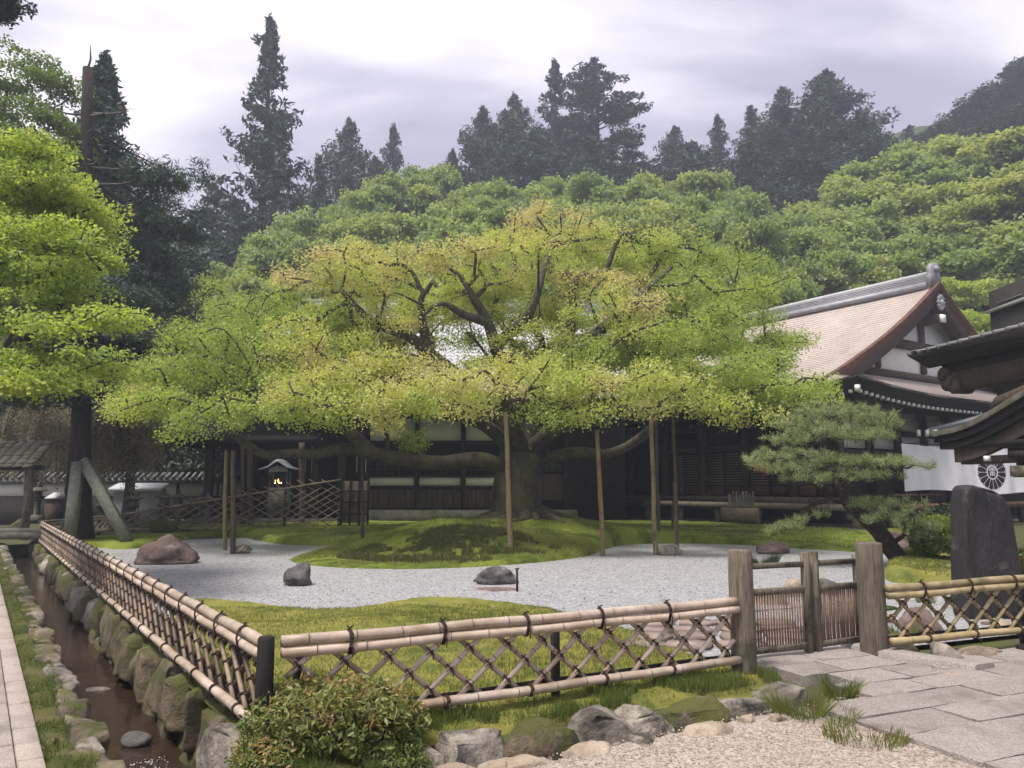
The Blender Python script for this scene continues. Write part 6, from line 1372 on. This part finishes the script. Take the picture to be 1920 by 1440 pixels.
CL = [('spire', 508, 36, 58, 215, 'tallest ragged spire conifer standing alone against the bright sky left of the maple'), ('round', 655, 230, 74, 165, 'rounded dark conifer just right of the tall spire'), ('sugi', 738, 238, 80, 90, 'slender bushy conifer beside the gap in the skyline'), ('sugi', 600, 300, 66, 120, 'low conifer between the tall spire and the rounded one'), ('round', 705, 300, 70, 130, 'dark conifer filling in below the slender one'),
 ('round', 848, 285, 78, 90, 'small dark conifer at the left end of the central grove'), ('round', 905, 205, 76, 150, 'rounded conifer on the left shoulder of the central grove'), ('round', 965, 182, 78, 140, 'second rounded conifer in the central grove, left of the twin tops'), ('spire', 1040, 116, 82, 150, 'left one of the twin tallest tops of the central grove'), ('cedar', 1118, 110, 84, 250, 'wide flat layered cedar forming the right twin top of the central grove'), ('round', 1000, 250, 72, 190, 'dark conifer low in the middle of the central grove'), ('round', 1110, 260, 72, 190, 'dark conifer below the layered cedar'), ('cedar', 1185, 250, 76, 150, 'layered cedar on the right flank of the central grove'), ('round', 930, 300, 70, 160, 'lowest left conifer of the central grove'),
 ('round', 1265, 240, 84, 110, 'first conifer right of the central grove'), ('sugi', 1345, 218, 84, 80, 'small pointed conifer on the skyline between the groves'), ('sugi', 1408, 202, 84, 105, 'pointed conifer left of the right hand grove'), ('round', 1468, 168, 80, 140, 'rounded conifer on the left shoulder of the right hand grove'), ('round', 1545, 138, 80, 190, 'tallest broad conifer of the right hand grove'), ('round', 1610, 215, 77, 140, 'conifer on the right shoulder of the right hand grove'), ('round', 1300, 270, 76, 160, 'dark conifer low between the two groves'), ('round', 1400, 270, 74, 180, 'dark conifer at the foot of the pointed pair'), ('round', 1500, 270, 73, 190, 'dark conifer low in the right hand grove'), ('round', 1590, 290, 72, 170, 'lowest right conifer of the right hand grove'), ('sugi', 1645, 265, 80, 80, 'last small conifer where the grove meets the green slope'), ('round', 1210, 310, 72, 170, 'dark conifer hidden low right of the layered cedar'), ('round', 1440, 330, 68, 160, 'lowest conifer above the middle maples on the right'),
 ('sugi', 1705, 236, 92, 60, 'tiny conifer in the notch beside the right hill'), ('round', 1745, 240, 90, 80, 'small round conifer at the foot of the right hill'), ('round', 1795, 205, 86, 120, 'conifer low on the right hill skyline'), ('round', 1845, 165, 88, 140, 'conifer midway up the right hill skyline'), ('sugi', 1890, 130, 90, 130, 'pointed conifer high on the right hill skyline'), ('round', 1935, 95, 90, 160, 'topmost conifer at the right edge of the picture'), ('round', 1870, 215, 80, 170, 'dark conifer on the face of the right hill'), ('round', 1930, 190, 78, 160, 'dark conifer low at the right edge'), ('round', 1790, 260, 80, 120, 'dark conifer behind the pale green slope'),
 ('cedar', 405, 330, 54, 170, 'low cedar left of the tall spire'), ('round', 560, 370, 56, 180, 'dense conifer at the right foot of the tall spire'), ('round', 450, 400, 52, 180, 'dense conifer at the left foot of the tall spire')]
for k, (b, px, vt, Y, wpx, lb_) in enumerate(CL):
    top = at(px, vt, Y); g = hill(top.x, Y) - 1; H = top.z - g; h0, w0 = WH[b]; W = wpx * mpp(px, vt, Y)
    if H > 32: g = top.z - 30; H = 30
    o = root('conifer', (top.x, Y, g), lb_, 'tree', 'dark conifers on the skyline', (0, 0, k * 2.399)); o.scale = (W / w0 * 1.1, W / w0 * 1.1, H / h0)
    for nm, me in (('trunk', CF[b][0]), ('crown', CF[b][1])): c = bpy.data.objects.new(nm, me); C.objects.link(c); c.parent = o
# dense dark conifer behind the cut cedar, and the cut cedar itself
def big_conifer():
    T = at(208, 112, 26.5); g = .1; H = T.z - g; tr, cr = gen_conifer(9, H, 8.6, .9, .38, 210, .16, .30, 44, .25, .35, .42, .0, .30, .3, crown_r=([0, .22, .35, .55, .66, .75, .86, .95, 1], [.8, .95, 1, .78, .42, .27, .15, .07, .01]))
    tr.materials.append(m_barkC); cr.materials.append(leafmat('dark_needle', [(.028, .056, .042), (.055, .095, .065), (.09, .14, .085)], .2, 1.0)); o = root('spruce', (T.x - .15, T.y, g), 'dense dark spruce with long dead lower twigs rising behind the cut cedar trunk', 'tree')
    for nm, me in (('trunk', tr), ('crown', cr)): c = bpy.data.objects.new(nm, me); C.objects.link(c); c.parent = o
big_conifer()
def cut_cedar():
    b = Vector((-12.25, 22.2, -.2)); t = at(165, 128, 22.2); o = root('cedar_tree', (b.x, b.y, 0), 'old cedar with a sawn off bare top, thick dark trunk and dead side twigs', 'tree'); r = np.random.default_rng(5)
    mb = MB(); P = [b, b.lerp(t, .03), b.lerp(t, .10), b.lerp(t, .3), b.lerp(t, .6), t]; mb.tube(catmull([tuple(p) for p in P], 4), np.interp(np.linspace(0, 1, 21), [0, .15, .4, 1], [.58, .42, .31, .15]), 14); mb.tube([t, t + Vector((.06, 0, .3)), t + Vector((.02, 0, .75))], [.04, .03, .01], 4)
    obj('trunk', mb.mesh('trunk', True), m_barkC, o)
    mb = MB()
    for k in range(46):
        z = r.uniform(.42, .93); p = b.lerp(t, z); th = r.uniform(0, 6.28); l = r.uniform(1.0, 2.6) * (1.5 - z); q = Vector((math.cos(th), math.sin(th) * .5, 0))
        P = [p, p + q * l * .4 + Vector((0, 0, -.04)), p + q * l * .75 + Vector((0, 0, -.10 + .1 * r.random())), p + q * l + Vector((0, 0, .05))]; mb.tube(catmull([tuple(x) for x in P], 3), np.linspace(.055, .012, 10), 4, False)
        if r.random() < .6: s = P[2]; mb.tube([s, s + Vector((q.x * .3, .1, .2)), s + Vector((q.x * .45, .15, .18))], [.014, .01, .005], 3, False)
    obj('dead_branches', mb.mesh('dead_branches'), mat('dead_wood', (.06, .05, .05), (.13, .11, .10), 8, .9, .3, 30, rnd=0), o)
    # green lower limbs, drooping, dark
    pts = []; mb = MB()
    for k in range(60):
        z = r.uniform(.36, .56); p = b.lerp(t, z); th = r.uniform(0, 6.28); l = r.uniform(1.3, 3.4) * (1.0 if z < .44 else .8); q = Vector((math.cos(th), math.sin(th), 0)); P = [p, p + q * l * .5 + Vector((0, 0, -.15)), p + q * l + Vector((0, 0, -.25 - .3 * r.random()))]; mb.tube(P, [.07, .045, .015], 4, False)
        for j in range(int(l * 4)): tt = .3 + .7 * r.random(); x = P[0].lerp(P[2], tt); pts.append((x.x + r.normal() * .3, x.y + r.normal() * .3, x.z - .08 + r.normal() * .10))
    for px, py, Y in ((330, 325, 23), (300, 330, 23), (270, 345, 23), (290, 385, 23.5), (310, 420, 23.5), (260, 400, 23), (330, 440, 24), (230, 330, 23), (300, 500, 24), (260, 470, 23.5), (330, 540, 24), (280, 560, 24), (230, 520, 23), (320, 600, 24), (250, 620, 23.5), (90, 330, 23), (110, 320, 22.5), (300, 660, 24), (230, 680, 23), (60, 735, 21.5), (20, 745, 21.5), (110, 730, 21.5), (180, 730, 21.8)):
        c = at(px, py, Y); z0 = b.lerp(t, min(.9, max(.1, (c.z) / 13))); mb.tube(catmull([tuple(z0), tuple(z0.lerp(c, .5) + Vector((0, 0, -.1))), tuple(c)], 3), np.linspace(.05, .012, 7), 4, False)
        for j in range(16): pts.append((c.x + r.normal() * .45, c.y + r.normal() * .4, c.z + r.normal() * .14))
    pts = np.array(pts); obj('branches', mb.mesh('branches'), m_barkC, o)
    V, Q, tt = leaves(pts, 85, .36, .12, .20, np.full(len(pts), .4), 6, .25, .16, .2, .3); obj('crown', mk_mesh('crown', V, Q, tint=tt), MATS['dark_needle'], o)
cut_cedar()
# tip of a pine bough in the top left corner
simple_tree('pine_bough', 'dark conifer bough tip poking into the top left corner of the sky', [(14, 22, 14, .32, .14, .4), (30, 8, 14, .25, .1, .4), (-20, 5, 14, .5, .2, .4)], [([at(-420, 1000, 14), at(-300, 300, 14), at(-120, 40, 14), at(-20, 30, 14)], .25, .02)], 90, 90, .16, .08, lm_con, 31, bark=m_barkC, tip=.006)
# weeping cherry -------------------------------------------------------------
def weeping(name, label, px, base_v, Y, x0, x1, v0, v1, n, seed):
    r = np.random.default_rng(seed); b = at(px, base_v, Y); b.z = 0; o = root(name, b, label, 'tree'); mb = MB(); top = at((x0 + x1) / 2, v0, Y)
    mb.tube(catmull([(b.x, b.y, -.2), (b.x + .1, b.y, top.z * .45), tuple(b.lerp(top, .8) + Vector((0, 0, .4)))], 5), np.linspace(.22, .12, 11), 8, False); P0 = b.lerp(top, .8); pts = []
    for k in range(n):
        e = at(r.uniform(x0, x1), r.uniform(v0, v0 + (v1 - v0) * .35), Y + r.uniform(-1.5, 1.5)); l = r.uniform(.35, 1) * (v1 - v0) * mpp(px, v1, Y); q = [P0, P0.lerp(e, .6) + Vector((0, 0, .5)), e, e + Vector((r.normal() * .1, 0, -l * .5)), e + Vector((r.normal() * .15, 0, -l))]
        C_ = catmull([tuple(x) for x in q], 5); mb.tube(C_, np.linspace(.03, .006, len(C_)), 3, False)
        for x in C_[9:]: pts.append(x)
    pts = np.array(pts); V, Q, t = leaves(pts, 26, .16, .12, .085, np.clip(.4 + .5 * fnoise(pts[:, 0] * 1.5, pts[:, 2] * 1.5), 0, 1), seed, .0, .5, .1, .25)
    obj('trunk', mb.mesh('trunk', True), m_bark, o); obj('crown', mk_mesh('crown', V, Q, tint=t), lm_wp, o)
weeping('weeping_cherry', 'greyish pink weeping tree behind the arbour at the left edge', 60, 960, 30, -60, 125, 765, 880, 130, 51)
weeping('weeping_cherry', 'brownish weeping tree between the cedar and the left end of the maple', 235, 960, 28, 178, 300, 770, 880, 110, 52)
# dark evergreen shrubs behind the far wall
r = random.Random(14)
def gen_shrub(seed, n=110, per=70, size=.22):
    q = np.random.default_rng(seed); v = q.normal(size=(n, 3)); v /= np.linalg.norm(v, axis=1, keepdims=True); v[:, 2] = np.abs(v[:, 2]); pts = v * q.uniform(.55, 1, (n, 1)) * np.array([2.6, 2.0, 4.2]) * (1 + .2 * q.normal(size=(n, 1)) * .5); V, Q, t = leaves(pts, per, .55, .2, size, np.full(n, .4), seed, .3, .5, .1, .25); return mk_mesh('crown', V, Q, tint=t)
lm_dk = leafmat('evergreen_leaf', [(.014, .03, .009), (.03, .055, .014), (.055, .085, .022)], .2, 1.0)
SH = [gen_shrub(60 + k) for k in range(2)]
for s_ in SH: s_.materials.append(lm_dk)
for k, (px, Y, sc_) in enumerate(((-60, 39, 1.3), (20, 38, 1.0), (95, 40, 1.4), (180, 38, 1.2), (260, 39, 1.4), (330, 38.5, 1.2), (400, 39, 1.3), (455, 42, 1.3), (-10, 44, 1.8), (140, 46, 2.2), (300, 45, 2.2), (400, 46, 1.9), (1150, 46, 1.2))):
    p = at(px, 950, Y); o = root('evergreen_shrub', (p.x, Y, -.2), 'dark evergreen behind the far plaster wall, %s from the left' % ordinal(k) if k < 8 else 'tall dark evergreen in the shade behind the wall shrubs, %s from the left' % ordinal(k - 8), 'shrub', 'dark evergreens behind the wall', (0, 0, k * 1.7)); o.scale = (sc_, sc_, sc_); c = bpy.data.objects.new('crown', SH[k % 2]); C.objects.link(c); c.parent = o
# leaning pine ------------------------------------------------------------------
def pine():
    o = root('pine_tree', gnd(1692, 1052, .1), 'leaning garden pine with cloud shaped needle pads right of centre', 'tree'); r = np.random.default_rng(17)
    tr = [limb_px([(1700, 1062, 16.1), (1680, 1042, 16.1), (1650, 1000, 16.1), (1618, 968, 16.1), (1592, 945, 16.1), (1580, 915, 16.1), (1570, 890, 16.1), (1560, 850, 16.1), (1555, 810, 16.1), (1550, 785, 16.1)], .20, .06),
          limb_px([(1583, 935, 16.1), (1560, 937, 16.0), (1530, 942, 15.9), (1508, 958, 15.8), (1495, 978, 15.8), (1480, 985, 15.8)], .06, .03), limb_px([(1600, 945, 16.1), (1650, 950, 15.8), (1690, 955, 15.6), (1720, 970, 15.5)], .07, .03), limb_px([(1562, 850, 16.1), (1610, 858, 15.7), (1660, 870, 15.4), (1715, 872, 15.2)], .06, .02), limb_px([(1558, 845, 16.1), (1500, 848, 15.8), (1440, 862, 15.6)], .06, .02), limb_px([(1568, 885, 16.1), (1530, 900, 15.8), (1495, 905, 15.6)], .05, .02)]
    pads = pads_px([(1560, 778, 16.1, .75, .20, .55), (1620, 785, 16, .65, .18, .55), (1500, 800, 16, .55, .16, .5), (1655, 800, 15.9, .4, .13, .55), (1540, 815, 15.8, .8, .16, .5), (1600, 820, 15.7, .75, .16, .5), (1480, 830, 15.8, .55, .14, .55), (1640, 825, 15.8, .45, .12, .5), (1440, 860, 15.6, .5, .13, .6), (1500, 855, 15.6, .6, .14, .5), (1420, 880, 15.6, .35, .1, .6), (1480, 880, 15.6, .5, .13, .45), (1560, 870, 15.6, .6, .14, .5), (1620, 870, 15.5, .65, .14, .5), (1680, 870, 15.4, .5, .12, .55), (1725, 876, 15.3, .3, .08, .6), (1520, 900, 15.6, .55, .14, .5), (1580, 895, 15.5, .5, .13, .45), (1640, 893, 15.5, .5, .13, .45), (1640, 945, 15.6, .5, .12, .3), (1690, 955, 15.5, .6, .16, .3), (1660, 975, 15.5, .6, .16, .3), (1710, 990, 15.5, .55, .18, .3), (1730, 1010, 15.6, .4, .15, .3), (1470, 985, 15.7, .35, .08, .6), (1505, 975, 15.7, .3, .07, .55), (1540, 965, 15.8, .25, .07, .5), (1450, 995, 15.7, .2, .06, .6)])
    pads = [(c, a * 1.12, b * 1.12, rz * 1.55, q) for c, a, b, rz, q in pads]; pts, t = pad_points(pads, 88, 18, .2); obj('trunk', grow(tr, pts, .3, .006, 2.3, seed=8, wig=.025).mesh('trunk', True), m_barkP, o)
    per = 42; n = len(pts) * per; c = np.repeat(pts, per, 0) + r.normal(size=(n, 3)) * .035; d = r.normal(size=(n, 3)); d[:, 2] = d[:, 2] * .8 + .75; d /= np.linalg.norm(d, axis=1, keepdims=True); L = r.uniform(.07, .13, n)[:, None]; s = np.cross(d, r.normal(size=(n, 3))); s /= np.linalg.norm(s, axis=1, keepdims=True)
    V = np.stack([c - s * .0048, c + s * .0048, c + d * L], 1).reshape(-1, 3); rusty = np.linalg.norm(c - np.array(at(1422, 884, 15.6)), axis=1) < .2
    tt = np.clip(np.repeat(t, per) * .6 + .25 * r.random(n), 0, .72); tt[rusty] = 1; obj('needles', mk_mesh('needles', V, None, np.arange(n * 3).reshape(-1, 3), tint=tt), lm_pine, o)
pine()
# azalea in the foreground, clipped bushes ------------------------------------------
def bush(name, label, c, rx, ry, rz, n, per, size, spread, lm, seed, stems=5, zlo=.3, tint=None, cat='bush', asp=.36):
    r = np.random.default_rng(seed); v = r.normal(size=(n, 3)); v /= np.linalg.norm(v, axis=1, keepdims=True); v[:, 2] = np.where(v[:, 2] < -.35, -v[:, 2], v[:, 2]); k = r.uniform(.6, 1, (n, 1)) ** .5; pts = np.array(c) + np.array([0, 0, zlo]) + v * k * np.array([rx, ry, rz]); o = root(name, c, label, cat)
    lim = [([(c[0] + .5 * rx * math.cos(a), c[1] + .4 * ry * math.sin(a), c[2] - .05), (c[0] + .55 * rx * math.cos(a + .3), c[1] + .45 * ry * math.sin(a + .3), c[2] + zlo)], .016, .012) for a in r.uniform(0, 6.28, stems)]
    base = [([(c[0], c[1], c[2] - .1), (c[0], c[1], c[2] + .01)], .03, .02)]; base += [([(c[0], c[1], c[2] + .01)] + l[0], l[1], l[2]) for l in lim]
    obj('stems', grow(base, pts, .2, .003, 2.2, seed=seed, wig=.01).mesh('stems'), m_barkP, o); t = r.normal(.4, .2, n) if tint is None else tint(v, r)
    V, Q, tt = leaves(pts, per, spread, spread * .35, size, np.clip(t, 0, .8), seed, .2, asp, -.1, .14); obj('foliage', mk_mesh('foliage', V, Q, tint=tt), lm, o); return o
c = gnd(620, 1440, -.08); c = Vector((c.x, c.y + .14, -.09))
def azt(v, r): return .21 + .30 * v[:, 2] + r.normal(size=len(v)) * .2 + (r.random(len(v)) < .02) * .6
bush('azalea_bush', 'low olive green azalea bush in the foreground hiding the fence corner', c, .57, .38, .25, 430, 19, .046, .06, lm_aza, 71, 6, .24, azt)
c2 = gnd(505, 1452, -.05); bush('azalea_bush', 'small low azalea clump left of the big foreground azalea', Vector((c2.x, c2.y + .1, -.14)), .26, .24, .16, 200, 22, .034, .05, lm_aza, 72, 4, .12, azt)
c3 = gnd(725, 1442, -.05); bush('azalea_bush', 'dark green azalea clump tucked at the right foot of the big azalea', Vector((c3.x, c3.y + .1, -.16)), .24, .2, .15, 180, 22, .03, .05, lm_aza, 73, 4, .10, lambda v, r: .1 + .15 * r.random(len(v)))
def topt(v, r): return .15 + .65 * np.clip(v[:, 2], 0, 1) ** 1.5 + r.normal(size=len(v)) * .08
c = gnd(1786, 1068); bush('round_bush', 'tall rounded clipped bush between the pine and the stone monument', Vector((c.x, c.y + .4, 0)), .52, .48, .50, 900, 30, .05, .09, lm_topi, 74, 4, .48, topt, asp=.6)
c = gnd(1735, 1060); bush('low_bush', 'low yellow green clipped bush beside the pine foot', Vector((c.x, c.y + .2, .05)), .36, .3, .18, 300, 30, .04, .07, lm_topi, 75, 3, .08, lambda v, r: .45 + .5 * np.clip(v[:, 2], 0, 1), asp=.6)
c = at(1785, 985, 19); bush('dark_bush', 'dark leafy shrub in the shade behind the round clipped bush', Vector((c.x, c.y, .3)), .8, .5, .5, 200, 30, .10, .14, lm_dk, 76, 3, .35, asp=.5)
c = gnd(1925, 1110); bush('red_flower_bush', 'small shrub with red blossoms at the right edge behind the monument', Vector((c.x, c.y, 0)), .35, .3, .32, 160, 24, .05, .08, leafmat('red_flower_leaf', [(.04, .08, .015), (.08, .13, .02), (.45, .05, .04)], .3), 77, 3, .30, lambda v, r: np.where(r.random(len(v)) < .14, .8, .3), asp=.6)
c = gnd(1655, 1165); tag(obj('lily_leaf', (lambda mb: mb)(MB().lathe([(.02, 0), (.16, .03), (.17, .05)], c + Vector((0, 0, .12)), 10)), lm_topi), 'big pale green leaf behind the lattice right of the gate', 'leaf')
tuft(1735, 1130, 60, .22, .12, 'pale leafy plant on the gravel behind the right fence', leafmat('hosta', [(.10, .16, .05), (.22, .27, .10)], .35), 38, 0)
p = strip_pts(4000, 1.55, 1.80, 4.0, 8, -.1, 78, .45); blades('grass', p, .10, .008, .5 + 0 * p[:, 0], m_grass, 79, .9)

# ------------------------------------------------------------------ the air
hz = bpy.data.meshes.new('haze'); mb = MB(); mb.box((20, 120, 32), (640, 420, 76)); hm = mb.mesh('haze')
mh = bpy.data.materials.new('haze'); mh.use_nodes = True; nt = mh.node_tree; nt.nodes.clear(); ou = nt.nodes.new('ShaderNodeOutputMaterial'); pv_ = nt.nodes.new('ShaderNodeVolumePrincipled'); pv_.inputs['Color'].default_value = (.74, .80, .95, 1); pv_.inputs['Density'].default_value = .0022; pv_.inputs['Anisotropy'].default_value = .3
nt.links.new(pv_.outputs[0], ou.inputs['Volume']); o = obj('haze', hm, mh); tag(o, kind='stuff')
